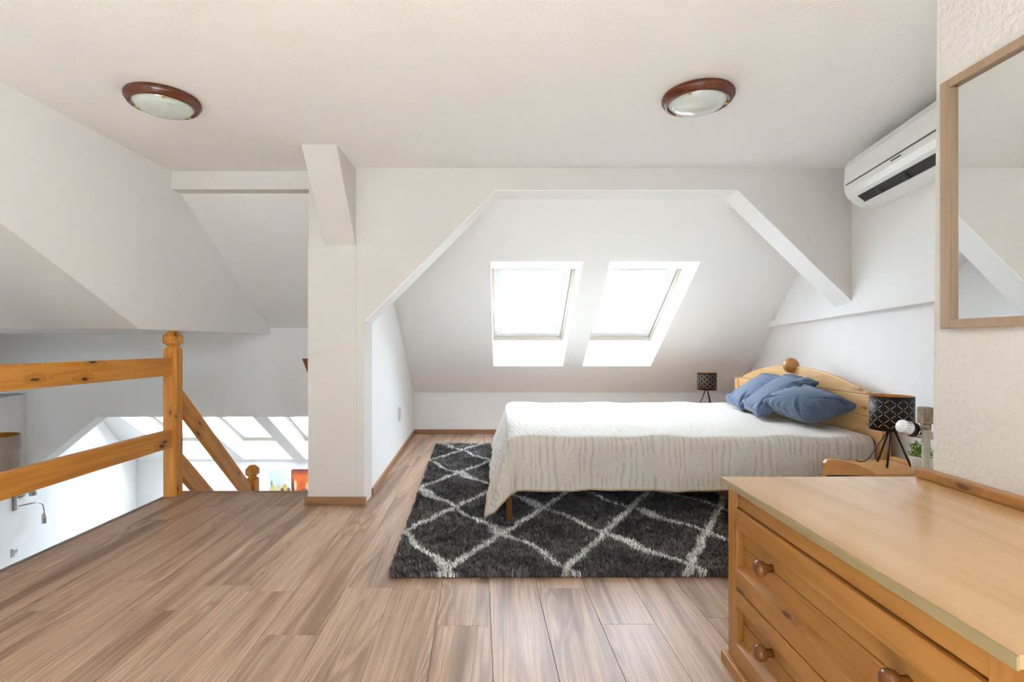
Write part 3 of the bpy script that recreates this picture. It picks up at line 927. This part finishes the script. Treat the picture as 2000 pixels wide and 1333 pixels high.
# bedspread
def bedspread():
    zt = 0.512
    x0, x1 = 0.085, HBX - 0.012          # top rectangle (foot edge .. head)
    y0, y1 = 3.005, 4.700
    HX, HY = 0.375, 0.335                # overhang at foot and at the sides
    st = 0.0085
    A = np.arange(x0 - HX, x1 + 1e-6, st)
    B = np.arange(y0 - HY, y1 + HY + 1e-6, st)
    a, b = np.meshgrid(A, B, indexing='ij')
    dx = np.maximum(x0 - a, 0)
    dy = np.where(b < y0, y0 - b, np.where(b > y1, b - y1, 0))
    sy = np.where(b < y0, -1.0, 1.0)
    d = np.hypot(dx, dy)
    ux = np.where(d > 0, -dx / np.maximum(d, 1e-6), 0)
    uy = np.where(d > 0, sy * dy / np.maximum(d, 1e-6), 0)
    R = 0.055                            # roundness of the mattress edge
    arc = R * PI / 2
    ang = np.minimum(d, arc) / R
    outw = R * np.sin(ang)
    drop = R * (1 - np.cos(ang))
    ex = np.maximum(d - arc, 0)
    corner = (np.minimum(dx, dy) / np.maximum(d, 1e-6)) * 1.2      # 0 on straight sides, ~0.85 on the diagonal
    flare = 0.055 + 0.38 * np.clip(corner, 0, 1) + 0.32 * (dx > dy) * (1 - np.clip(corner, 0, 1)) * (dx > 0)
    outw += ex * flare
    drop += ex * np.sqrt(1 - np.minimum(flare, 0.9) ** 2)
    # soft folds on the hanging part
    run = np.where(dx > dy, b, a)
    fold = 0.006 * np.sin(run * 19 + 1.3) + 0.005 * np.sin(run * 33 + 0.4) + 0.010 * np.sin(run * 7.5)
    outw += fold * np.where(dx > dy, 0.35, 1.0) * np.clip(ex / 0.15, 0, 1.3)
    X = np.where(dx > 0, x0, a) + ux * outw
    Y = np.where(b < y0, y0, np.where(b > y1, y1, b)) + uy * outw
    Z = zt - drop
    # gentle undulation of the top
    flat = np.clip(1 - d / 0.1, 0, 1)
    Z += flat * (0.004 * np.sin(a * 9 + b * 4) + 0.003 * np.sin(a * 17 - b * 11))
    # head end slopes down a little on to the pillowless edge
    # relief: wavy quilting lines and leaf motifs
    w = 0.0045 * np.sin(b * 17 + a * 9) + 0.0022 * np.sin(b * 41 + a * 23) + 0.014 * np.sin(a * 11.0) + 0.007 * np.sin(a * 31.0) + 0.004 * np.sin(a * 67.0)
    ph = (a + w + 0.10 * np.sin(b * 2.1) * (dy == 0)) / 0.034
    fr = np.abs(ph - np.round(ph))
    rel = np.clip(fr / 0.20, 0, 1) ** 0.7
    lrng = np.random.default_rng(3)
    leaves = []
    for i in range(9):
        leaves.append((x0 + 0.02 + 0.26 * i + lrng.uniform(-.03, .03), y0 - 0.17 + lrng.uniform(-0.05, 0.05), lrng.choice([-0.5, 0.35, 1.2, 2.6, -1.9])))
    for i in range(8):
        for j in range(6):
            leaves.append((x0 + 0.14 + 0.27 * i + lrng.uniform(-.06, .06), y0 + 0.16 + 0.28 * j + lrng.uniform(-.06, .06), lrng.uniform(0, 6.28)))
    leaves.append((x0 - 0.17, y0 - 0.15, 2.2))
    for j in range(6):
        leaves.append((x0 - 0.20, y0 + 0.2 + 0.28 * j, lrng.uniform(0, 6.28)))
    for (la, lb, th) in leaves:
        p = (a - la) * math.cos(th) + (b - lb) * math.sin(th)
        q = -(a - la) * math.sin(th) + (b - lb) * math.cos(th)
        Lh, Wh = 0.105, 0.055
        inside = (p / Lh) ** 2 + (q / (Wh * np.clip(1.1 - 0.5 * p / Lh, 0.3, 1.5))) ** 2 < 1
        cp = (p - 0.9 * np.abs(q)) / 0.0175
        fr2 = np.abs(cp - np.round(cp))
        lr = np.clip(fr2 / 0.22, 0, 1) * np.clip(np.abs(q) / 0.004, 0.2, 1)
        rel = np.where(inside, 0.45 + 0.55 * lr, rel)
    n1, n2 = a.shape
    # outward normal for the relief
    P = np.stack([X, Y, Z], -1)
    t1 = np.gradient(P, axis=0); t2 = np.gradient(P, axis=1)
    nr = np.cross(t1, t2); nr /= np.maximum(np.linalg.norm(nr, axis=-1, keepdims=True), 1e-9)
    P = P + nr * ((rel - 1) * 0.0058)[..., None]
    P[..., 2] = np.maximum(P[..., 2], 0.045)
    me = bpy.data.meshes.new('bedspread')
    idx = np.arange(n1 * n2).reshape(n1, n2)
    quads = np.stack([idx[:-1, :-1], idx[1:, :-1], idx[1:, 1:], idx[:-1, 1:]], -1).reshape(-1, 4)
    me.vertices.add(n1 * n2)
    me.vertices.foreach_set('co', P.reshape(-1).astype(np.float32))
    me.loops.add(quads.size)
    me.loops.foreach_set('vertex_index', quads.reshape(-1).astype(np.int32))
    me.polygons.add(len(quads))
    me.polygons.foreach_set('loop_start', (np.arange(len(quads)) * 4).astype(np.int32))
    me.polygons.foreach_set('use_smooth', np.ones(len(quads), bool))
    me.update(calc_edges=True)
    at = me.color_attributes.new('relief', 'FLOAT_COLOR', 'POINT')
    c = np.repeat(rel.reshape(-1, 1), 4, 1); c[:, 3] = 1
    at.data.foreach_set('color', c.reshape(-1).astype(np.float32))
    root = empty('bedspread', (1.1, 3.85, 0.5), 0, 'cream quilted bedspread with leaf stitching draped over the bed', 'bedspread')
    o = obj('quilt', me, M['quilt'], root)
    o.location = (-1.1, -3.85, -0.5)
    sol = o.modifiers.new('thickness', 'SOLIDIFY'); sol.thickness = 0.006; sol.offset = -1
    # bound hem along the near side, the foot and the far side
    path = [tuple(P[i, 0]) for i in range(n1 - 1, -1, -3)] + [tuple(P[0, j]) for j in range(0, n2, 3)] + [tuple(P[i, n2 - 1]) for i in range(0, n1, 3)]
    MB().tube(path, 0.0055, 6).build('hem', M['hem'], root, (-1.1, -3.85, -0.5))
bedspread()


# cushions: a bulging square between four corners
def cushion(c00, c10, c11, c01, thick, label, seed):
    """corners: c00 near-low, c10 near-high, c11 far-high, c01 far-low"""
    r = np.random.default_rng(seed)
    n = 56
    c00, c10, c11, c01 = [np.array(c, float) for c in (c00, c10, c11, c01)]
    nrm = np.cross(c10 - c00, c01 - c00); nrm /= np.linalg.norm(nrm)
    if nrm[2] < 0: nrm = -nrm
    ctr = (c00 + c10 + c11 + c01) / 4
    s = np.linspace(-1, 1, n)
    U, V = np.meshgrid(s, s, indexing='ij')
    # edges pulled in between the corners
    Up = U * (1 - 0.05 * (1 - V ** 2) * np.abs(U) ** 3)
    Vp = V * (1 - 0.05 * (1 - U ** 2) * np.abs(V) ** 3)
    a, b = (Up + 1) / 2, (Vp + 1) / 2
    base = ((1 - a) * (1 - b))[..., None] * c00 + (a * (1 - b))[..., None] * c10 + (a * b)[..., None] * c11 + ((1 - a) * b)[..., None] * c01
    h = thick * 0.5 * (np.clip(1 - U ** 2, 0, 1) ** 0.31) * (np.clip(1 - V ** 2, 0, 1) ** 0.31)
    wr = np.zeros_like(U)
    for k in range(7):                                  # creases running in from the corners and the low edge
        cu, cv = r.choice([-1, 1]), r.choice([-1, 1])
        if k < 4: cu = -1
        th = math.atan2(-cv, -cu) + r.uniform(-0.75, 0.75)
        p = (U - cu) * math.cos(th) + (V - cv) * math.sin(th)
        q = -(U - cu) * math.sin(th) + (V - cv) * math.cos(th)
        wr += -0.020 * np.exp(-(q / 0.04) ** 2) * np.exp(-((p - 0.45) / 0.38) ** 2)
        wr += 0.013 * np.exp(-((q - 0.085) / 0.045) ** 2) * np.exp(-((p - 0.45) / 0.38) ** 2)
    edge_p = np.exp(-((1 - np.abs(U)) / 0.22) ** 2)
    edge_q = np.exp(-((1 - np.abs(V)) / 0.22) ** 2)
    wr += 0.008 * edge_p * np.sin(V * 19 + r.uniform(0, 6) + 2 * np.sin(V * 4)) + 0.008 * edge_q * np.sin(U * 19 + r.uniform(0, 6) + 2 * np.sin(U * 4))
    wr *= np.clip(h / (thick * 0.12), 0, 1)
    topP = base + nrm * (h + wr)[..., None]
    botP = base - nrm * (h * 0.85)[..., None]
    pts = np.concatenate([topP.reshape(-1, 3), botP.reshape(-1, 3)]) - ctr
    f = []
    N = n * n
    for i in range(n - 1):
        for j in range(n - 1):
            q = (i * n + j, (i + 1) * n + j, (i + 1) * n + j + 1, i * n + j + 1)
            f.append(q); f.append(tuple(N + x for x in q[::-1]))
    bd = [(i, 0) for i in range(n - 1)] + [(n - 1, j) for j in range(n - 1)] + [(i, n - 1) for i in range(n - 1, 0, -1)] + [(0, j) for j in range(n - 1, 0, -1)]
    for k in range(len(bd)):
        p, q = bd[k], bd[(k + 1) % len(bd)]
        f.append((p[0] * n + p[1], q[0] * n + q[1], N + q[0] * n + q[1], N + p[0] * n + p[1]))
    mb = MB().raw([tuple(p) for p in pts], f, True)
    bmesh.ops.remove_doubles(mb.bm, verts=mb.bm.verts, dist=0.0004)
    me = mb.mesh('cushion')
    root = empty('cushion', tuple(ctr), 0, label, 'cushion', 'blue cushions on the bed')
    obj('cover', me, M['cushion'], root)
    ed = [tuple((topP[p] + botP[p]) / 2 - ctr) for p in bd[::2]]
    MB().tube(ed + ed[:1], 0.0032, 6).build('seam', M['cushion'], root)
    return root


cushion((1.93, 3.27, 0.56), (2.115, 3.05, 0.685), (2.09, 3.46, 0.745), (1.86, 3.72, 0.60), 0.235, 'slate blue cushion in front, nearest the camera', 1)
cushion((1.80, 3.60, 0.54), (2.09, 3.37, 0.80), (2.12, 3.78, 0.815), (1.88, 4.02, 0.555), 0.15, 'slate blue cushion in the middle of the three, leaning on the headboard', 2)
cushion((1.85, 3.96, 0.535), (2.10, 3.74, 0.80), (2.135, 4.13, 0.80), (1.93, 4.40, 0.545), 0.15, 'slate blue cushion farthest back, nearest the skylights', 5)

# ------------------------------------------------------------------ rug
def rug():
    ox, oy = -0.505, 2.285
    SW, SLn = 2.05, 2.98
    root = empty('shaggy_rug', (ox, oy, 0), 0, 'dark grey shaggy rug with white diamond lattice under the bed', 'rug')
    sh = -0.058
    def W(s, t): return (s + sh * t, t + 0.004 * s)
    MB().prism([W(.01, .01), W(SW - .01, .01), W(SW - .01, SLn - .01), W(.01, SLn - .01)], 'z', 0.001, 0.009).build('backing', M['rugback'], root)
    N = 165000
    s = rng.uniform(0, SW, N); t = rng.uniform(0, SLn, N)
    # denser towards the near edge, where the tufts show singly
    k = rng.uniform(0, 1, N) < 0.45
    t = np.where(k, t * rng.uniform(0, 1, N) ** 0.5, t)
    wob = 0.012 * np.sin(t * 23 + s * 7) + 0.010 * np.sin(s * 31 + t * 11)
    u = (s + wob - 0.816) / 0.55; v = (t + wob - 0.05) / 0.86
    l1, l2 = u + v, u - v
    f1, f2 = np.abs(l1 - np.round(l1)), np.abs(l2 - np.round(l2))
    g = math.hypot(1 / 0.55, 1 / 0.86)
    dist = np.minimum(f1, f2) / g + rng.normal(0, 0.0045, N)
    white = dist < 0.017
    base = np.where(white[:, None], np.array([0.78, 0.75, 0.69]), np.array([0.135, 0.118, 0.112]))
    base = base * rng.uniform(0.3, 1.75, (N, 1)) * (1 + rng.normal(0, 0.04, (N, 3)))
    clump = rng.uniform(0.55, 1.45, (64, 92))
    clump = 0.5 * clump + 0.5 * np.roll(clump, 1, 0)
    base = base * clump[(s / SW * 63).astype(int), (t / SLn * 91).astype(int)][:, None] ** np.where(white, 0.3, 1.0)[:, None]
    px, py = s + sh * t, t + 0.004 * s
    H = rng.uniform(0.020, 0.034, N) * np.where(white, 1.08, 1.0)
    flow = 2.5 * np.sin(s * 5 + 1.5 * np.sin(t * 4)) + 1.8 * np.cos(t * 6.5 + s * 2)
    th = flow + rng.normal(0, 1.0, N)
    ln = rng.uniform(0.006, 0.022, N)
    edge = np.minimum(np.minimum(s, SW - s), np.minimum(t, SLn - t))
    ln = np.where(edge < 0.02, ln * 0.7, ln)
    lx, ly = np.cos(th) * ln, np.sin(th) * ln
    wa_ = th + PI / 2 + rng.normal(0, 0.6, N)
    w = rng.uniform(0.0022, 0.0046, N)
    wx, wy = np.cos(wa_) * w, np.sin(wa_) * w
    z0 = np.full(N, 0.006)
    V = np.empty((N, 5, 3))
    V[:, 0] = np.stack([px - wx, py - wy, z0], 1)
    V[:, 1] = np.stack([px + wx, py + wy, z0], 1)
    V[:, 2] = np.stack([px + wx * .9 + lx * .35, py + wy * .9 + ly * .35, z0 + H * .65], 1)
    V[:, 3] = np.stack([px - wx * .9 + lx * .35, py - wy * .9 + ly * .35, z0 + H * .65], 1)
    V[:, 4] = np.stack([px + lx, py + ly, z0 + H * .95], 1)
    me = bpy.data.meshes.new('pile')
    me.vertices.add(N * 5)
    me.vertices.foreach_set('co', V.reshape(-1).astype(np.float32))
    i = (np.arange(N) * 5)[:, None]
    loops = np.concatenate([i + np.array([[0, 1, 2, 3]]), i + np.array([[3, 2, 4]])], 1)
    me.loops.add(N * 7)
    me.loops.foreach_set('vertex_index', loops.reshape(-1).astype(np.int32))
    me.polygons.add(N * 2)
    ls = np.stack([np.arange(N) * 7, np.arange(N) * 7 + 4], 1)
    me.polygons.foreach_set('loop_start', ls.reshape(-1).astype(np.int32))
    me.polygons.foreach_set('use_smooth', np.ones(N * 2, bool))
    me.update(calc_edges=True)
    at = me.color_attributes.new('tint', 'FLOAT_COLOR', 'POINT')
    c = np.ones((N, 5, 4)); c[:, :, :3] = np.clip(base, 0, 1)[:, None, :]
    at.data.foreach_set('color', c.reshape(-1).astype(np.float32))
    o = obj('pile', me, M['pile'], root)
    o['kind'] = 'stuff'
rug()

# ------------------------------------------------------------------ nightstands
def nightstand(name, loc, label, gallery=True, h=0.43):
    o = empty(name, loc, 0, label, 'nightstand', 'pine nightstands')
    # local: x 0 (towards the foot of the bed) .. 0.44, y 0..0.42
    # bow-fronted top, shallow box below
    MB().prism([(0.0, 0.0), (0.56, 0.0), (0.56, 0.31), (0.31, 0.31), (0.25, 0.27), (0.15, 0.17), (0.05, 0.07)], 'z', h - 0.022, h, 0.004).build('top', M['night'], o)
    MB().box(0.12, 0.54, 0.015, 0.033, 0.03, h - 0.022).build('side_panel', M['night'], o)
    MB().box(0.32, 0.54, 0.277, 0.295, 0.03, h - 0.022).build('side_panel', M['night'], o)
    MB().box(0.52, 0.54, 0.033, 0.277, 0.03, h - 0.022).build('back_panel', M['night'], o)
    MB().prism([(0.13, 0.033), (0.52, 0.033), (0.52, 0.277), (0.32, 0.277)], 'z', 0.05, 0.07).build('shelf', M['night'], o)
    d = MB().prism([(0.115, 0.02), (0.135, 0.02), (0.335, 0.29), (0.315, 0.29)], 'z', h - 0.17, h - 0.03).build('drawer', M['night'], o)
    MB().lathe([(0.008, 0.010), (0.008, -0.004), (0.016, -0.012), (0.016, -0.022), (0.001, -0.030)], 20, (0.21, 0.155, h - 0.10), 'x').build('knob', M['knob'], d)
    for x, y in ((0.12, 0.015), (0.50, 0.015), (0.50, 0.265), (0.33, 0.265)):
        MB().box(x, x + 0.035, y, y + 0.03, 0.0, 0.05).build('foot', M['night'], o)
    if gallery:
        pts = [(0.0, h - 0.022), (0.0, h + 0.052), (0.012, h + 0.068), (0.035, h + 0.072)]
        for i in range(1, 13):
            t = i / 12
            pts.append((0.035 + 0.20 * t, h + 0.072 - 0.062 * t ** 1.6))
        pts.append((0.25, h - 0.004))
        MB().prism(pts, 'y', 0.0, 0.024, 0.004).build('gallery', M['night'], o)
        MB().box(0.535, 0.56, 0.03, 0.30, h, h + 0.02, 0.004).build('gallery_back', M['night'], o)
    return o


nightstand('nightstand', (1.535, 2.43, 0), 'pine nightstand with a curved gallery, just behind the dresser')
nightstand('nightstand', (1.65, 5.02, 0), 'pine nightstand on the far side of the bed under the small lamp', False, 0.40)


# ------------------------------------------------------------------ tripod lamps
def tripod_lamp(loc, rz, label):
    o = empty('table_lamp', loc, rz, label, 'lamp', 'black tripod lamps')
    r, z0, z1 = 0.094, 0.185, 0.357
    seg = 64
    MB().lathe([(r - 0.0015, z0), (r, z0), (r, z1), (r - 0.0015, z1)], seg, caps=False).build('shade', M['shade'], o)
    MB().lathe([(r - 0.0022, z1 - 0.001), (r - 0.0022, z0 + 0.001)], seg, caps=False).build('shade_lining', M['copper'], o)
    # cut-out lattice: every diamond side is a separate slit
    mb = MB()
    nc, z_a, z_b = 11, z0 + 0.014, z1 - 0.014
    rows = 3
    dz = (z_b - z_a) / rows
    R = r + 0.0007
    def pt(u, z): return Vector((R * math.cos(u), R * math.sin(u), z))
    for c in range(nc):
        for q in range(rows):
            u0 = 2 * PI * c / nc; du = PI / nc
            zc = z_a + dz * (q + 0.5)
            C = [(u0, zc + dz / 2), (u0 + du, zc), (u0, zc - dz / 2), (u0 - du, zc)]
            for k in range(4):
                (ua, za), (ub, zb_) = C[k], C[(k + 1) % 4]
                m_ = 5
                P = []
                for i in range(m_):
                    t = 0.13 + 0.74 * i / (m_ - 1)
                    P.append((ua + (ub - ua) * t, za + (zb_ - za) * t))
                hw = 0.00125
                vs = []
                for (uu, zz) in P:
                    vs += [pt(uu, zz + hw * 1.3), pt(uu, zz - hw * 1.3)]
                mb.raw(vs, [(2 * i, 2 * i + 1, 2 * i + 3, 2 * i + 2) for i in range(m_ - 1)])
    lt = mb.build('cutout_lattice', M['slit'], o); lt['kind'] = 'stuff'
    # spider ring and hub
    mb = MB()
    for k in range(3):
        a = 0.5 + k * 2 * PI / 3
        mb.tube([(0, 0, z0 + 0.012), (r * math.cos(a), r * math.sin(a), z0 + 0.012)], 0.0015, 6)
    mb.build('spider', M['black'], o)
    MB().lathe([(0.016, z0 - 0.008), (0.016, z0 + 0.03), (0.012, z0 + 0.05), (0.012, z0 + 0.075)], 20).build('socket', M['black'], o)
    for k in range(3):
        a = -2.45 + k * 2 * PI / 3
        MB().tube([(0.010 * math.cos(a), 0.010 * math.sin(a), z0 + 0.004), (0.080 * math.cos(a), 0.080 * math.sin(a), 0.0045)], 0.0048, 10).build('leg', M['black'], o)
    return o


near_lamp = tripod_lamp((1.975, 2.594, 0.43), 0.0, 'black tripod lamp with a diamond cut shade on the near nightstand')
tripod_lamp((2.075, 5.18, 0.40), 0.95, 'small far black tripod lamp beyond the bed under the slope')
MB().tube([(1.968, 2.605, 0.61), (1.962, 2.64, 0.56), (1.950, 2.675, 0.50), (1.928, 2.68, 0.455), (1.90, 2.68, 0.436), (1.87, 2.68, 0.4335), (1.868, 2.70, 0.4335), (1.89, 2.722, 0.4335)], 0.0025, 8).build('cord', M['black'], near_lamp, (-1.975, -2.594, -0.43))

# ------------------------------------------------------------------ plant, radiator valve and pipe
pl = empty('potted_plant', (2.03, 2.475, 0.43), 0, 'small bright green plant in a white pot beside the lamp', 'plant')
MB().lathe([(0.030, 0.0), (0.037, 0.002), (0.046, 0.068), (0.047, 0.075), (0.043, 0.075), (0.040, 0.060), (0.001, 0.058)], 32).build('pot', M['potw'], pl)
mb = MB()
pr = random.Random(4)
for i in range(420):
    a, e = pr.uniform(0, 2 * PI), pr.uniform(0.15, 1.5)
    rr = pr.uniform(0.018, 0.062)
    c = Vector((rr * math.cos(a) * math.cos(e) * 1.05, rr * math.sin(a) * math.cos(e) * 1.05, 0.068 + rr * math.sin(e) * 1.35))
    d = Vector((math.cos(a) * math.cos(e), math.sin(a) * math.cos(e), math.sin(e))) + Vector((pr.uniform(-.6, .6), pr.uniform(-.6, .6), pr.uniform(-.3, .6)))
    d.normalize()
    s_ = d.cross(Vector((pr.uniform(-1, 1), pr.uniform(-1, 1), pr.uniform(-1, 1)))).normalized()
    l, w = pr.uniform(0.010, 0.018), pr.uniform(0.0028, 0.005)
    nn = d.cross(s_) * 0.002
    mb.raw([c - d * l * .5, c + s_ * w + nn, c + d * l * .5, c - s_ * w + nn], [(0, 1, 2, 3)])
fo = mb.build('foliage', M['leaf'], pl); fo['kind'] = 'stuff'
mb = MB()
for i in range(9):
    a = i * 0.7
    mb.tube([(0.01 * math.cos(a), 0.01 * math.sin(a), 0.056), (0.03 * math.cos(a), 0.03 * math.sin(a), 0.11)], 0.001, 5)
mb.build('stems', M['leaf'], pl)

rv = empty('radiator_valve', (1.462, 1.765, 0), 0, 'white heating pipe with thermostat valve at the stub wall corner', 'radiator valve')
M['oldpaint'] = fine('chipped_paint', (0.62, 0.56, 0.47), 0.7, var=0.2, scale=60)
M['rust'] = fine('rusty_fitting', (0.60, 0.46, 0.30), 0.6, 0.1, var=0.46, scale=90, bump=0.4)
MB().lathe([(0.0115, 0.0), (0.0115, 0.78)], 20).build('pipe', M['oldpaint'], rv)
MB().box(-0.019, 0.017, -0.017, 0.017, 0.775, 0.832, 0.005).build('fitting', M['rust'], rv)
MB().lathe([(0.015, 0.755), (0.015, 0.776)], 16).build('nut', M['rust'], rv)
# thermostat head pointing away from the wall, with its chrome neck
th = empty('thermostat', (0.004, 0.038, 0.742)); th.parent = rv; th.rotation_euler = (0.0, 0.30, 0.0)
mb = MB()
mb.lathe([(0.004, -0.068), (0.021, -0.066), (0.0235, -0.061), (0.0245, -0.034), (0.022, -0.030)], 40, axis='x')
hd = mb.build('head', M['whitepl'], th)
for k in range(18):
    a = 2 * PI * k / 18
    MB().tube([(-0.060, 0.0236 * math.cos(a), 0.0236 * math.sin(a)), (-0.044, 0.0242 * math.cos(a), 0.0242 * math.sin(a))], 0.0011, 6).build('groove', M['grayline'], hd)
MB().lathe([(0.0235, -0.032), (0.0262, -0.029), (0.0262, -0.016), (0.022, -0.012)], 32, axis='x').build('collar', M['black'], th)
MB().lathe([(0.022, -0.013), (0.0235, -0.008), (0.0225, 0.012), (0.014, 0.020), (0.014, 0.06)], 24, axis='x').build('neck', M['chrome'], th)

# ------------------------------------------------------------------ sockets
sk = empty('wall_socket', (-0.9640, 4.80, 0.33), 0.052, 'ivory double socket on the alcove side wall', 'socket')
MB().box(-0.004, 0.012, -0.040, 0.040, 0.0, 0.125, 0.004).build('plate', M['ivory'], sk)
for z in (0.034, 0.091):
    MB().lathe([(0.024, 0.012), (0.024, 0.0145), (0.019, 0.0145), (0.018, 0.009)], 24, (0, 0, z), 'x').build('outlet', M['ivory'], sk)

ya = 4.70
an = math.atan(0.356)
s2 = empty('wall_socket', (LWX(ya) , ya, -0.90), an, 'white socket low on the lower room side wall', 'socket')
MB().box(-0.002, 0.012, -0.04, 0.04, 0.0, 0.08, 0.004).build('plate', M['whitepl'], s2)
MB().box(0.012, 0.016, -0.036, -0.022, 0.005, 0.072).build('rocker', M['nickel'], s2)
MB().lathe([(0.022, 0.012), (0.022, 0.0145), (0.018, 0.0145), (0.017, 0.008)], 20, (0, 0.012, 0.04), 'x').build('outlet', M['ivory'], s2)

# ------------------------------------------------------------------ reading lamp on the lower wall
rl = empty('reading_lamp', (LWX(4.70), 4.70, -0.42), an, 'nickel reading lamp with a bent arm on the lower wall', 'wall lamp')
MB().box(-0.002, 0.03, -0.02, 0.02, -0.06, 0.09, 0.004).build('mounting_plate', M['nickel'], rl)
MB().tube([(0.03, 0.0, 0.055), (0.06, 0.06, 0.055), (0.06, 0.15, 0.055)], 0.008, 10).build('crossbar', M['nickel'], rl)
MB().lathe([(0.030, 0.02), (0.030, 0.095)], 24, (0.06, 0.19, 0)).build('lamp_holder', M['nickel'], rl)
MB().tube([(0.03, 0.02, -0.03), (0.10, 0.08, -0.028), (0.12, 0.16, -0.045), (0.12, 0.23, -0.085), (0.12, 0.255, -0.15), (0.12, 0.255, -0.19)], 0.006, 10).build('gooseneck', M['nickel'], rl)
MB().lathe([(0.018, -0.275), (0.020, -0.27), (0.018, -0.19), (0.010, -0.18)], 20, (0.12, 0.255, 0)).build('spot_head', M['nickel'], rl)

# ------------------------------------------------------------------ floor lamp of the lower room
fl = empty('floor_lamp', (-3.80, 3.80, LOW), 0, 'floor lamp with taupe drum shade and gold lining below', 'floor lamp')
zt = 0.365 - LOW
MB().lathe([(0.178, zt - 0.30), (0.180, zt - 0.30), (0.168, zt), (0.166, zt)], 48, caps=False).build('shade', M['linen'], fl)
MB().lathe([(0.1655, zt - 0.001), (0.1775, zt - 0.299)], 48, caps=False).build('shade_lining', M['gold'], fl)
MB().lathe([(0.012, 0.02), (0.012, zt - 0.12)], 16).build('pole', M['nickel'], fl)
MB().lathe([(0.14, 0.0), (0.14, 0.018), (0.02, 0.03)], 32).build('base', M['nickel'], fl)
mb = MB()
for k in range(3):
    a = k * 2 * PI / 3
    mb.tube([(0, 0, zt - 0.12), (0.170 * math.cos(a), 0.170 * math.sin(a), zt - 0.06)], 0.002, 6)
mb.build('spider', M['nickel'], fl)

# ------------------------------------------------------------------ canvas pictures on the lower knee wall
def picture_mat(name, kind):
    m = NT(name)
    tc = m.n('TexCoord')
    sp = m.n('SeparateXYZ', {0: tc.outputs['Object']})
    x, z = sp.outputs[0], sp.outputs[2]            # x -0.17..0.17, z 0..0.36
    nz = m.n('TexNoise', {'Vector': tc.outputs['Object'], 'Scale': 9.0, 'Detail': 2.0, 'Distortion': 0.6})
    def blob(cx, cz, rx, rz, soft=0.25):
        d = m.math('SQRT', m.math('ADD', m.math('POWER', m.math('DIVIDE', m.math('SUBTRACT', x, cx), rx), 2.0), m.math('POWER', m.math('DIVIDE', m.math('SUBTRACT', z, cz), rz), 2.0)))
        return m.ramp(d, [(1 - soft, (1, 1, 1)), (1.0, (0, 0, 0))])
    if kind == 0:
        c = m.mix(nz.outputs[0], (0.42, 0.52, 0.66), (0.72, 0.76, 0.78))
        c = m.mix(m.ramp(m.math('SUBTRACT', x, -0.05), [(0.0, (0, 0, 0)), (0.2, (1, 1, 1))]), c, (0.78, 0.80, 0.79))
        for cx, cz, rx, rz, cl in ((-0.11, 0.04, 0.055, 0.10, (0.60, 0.56, 0.22)), (-0.02, 0.05, 0.045, 0.09, (0.66, 0.58, 0.30)), (0.07, 0.06, 0.05, 0.10, (0.62, 0.42, 0.12)), (0.03, 0.03, 0.03, 0.06, (0.16, 0.12, 0.07)), (0.13, 0.03, 0.03, 0.07, (0.24, 0.15, 0.08)), (-0.13, 0.15, 0.018, 0.05, (0.25, 0.33, 0.12))):
            c = m.mix(blob(cx, cz, rx, rz), c, cl)
    else:
        c = m.mix(nz.outputs[0], (0.55, 0.06, 0.02), (0.80, 0.20, 0.03))
        c = m.mix(m.math('MULTIPLY', m.ramp(z, [(0.27, (0, 0, 0)), (0.34, (1, 1, 1))]), 0.85), c, (0.16, 0.04, 0.05))
        for cx, cz, rx, rz, cl in ((-0.12, 0.12, 0.03, 0.10, (0.86, 0.62, 0.30)), (-0.155, 0.06, 0.03, 0.2, (0.12, 0.03, 0.03)), (0.10, 0.10, 0.07, 0.11, (0.90, 0.74, 0.42)), (0.02, 0.04, 0.08, 0.04, (0.25, 0.07, 0.04)), (0.12, 0.25, 0.07, 0.05, (0.78, 0.62, 0.55))):
            c = m.mix(blob(cx, cz, rx, rz, 0.6), c, cl)
    m.bs(Base_Color=c, Roughness=0.6)
    return m.mat


for kk, (xa, lab) in enumerate(((-3.385, 'canvas print of pale pears on the lower knee wall'), (-3.035, 'canvas print in glowing red and orange beside the post'))):
    cv = empty('canvas_picture', (xa, 7.85, -1.235), 0, lab, 'picture', 'canvas pictures')
    MB().box(-0.168, 0.168, -0.028, -0.006, 0, 0.365, 0.002).build('canvas', picture_mat('print_%d' % kk, kk), cv)
    MB().box(-0.15, 0.15, -0.008, 0.0, 0.02, 0.345).build('stretcher', M['night'], cv)
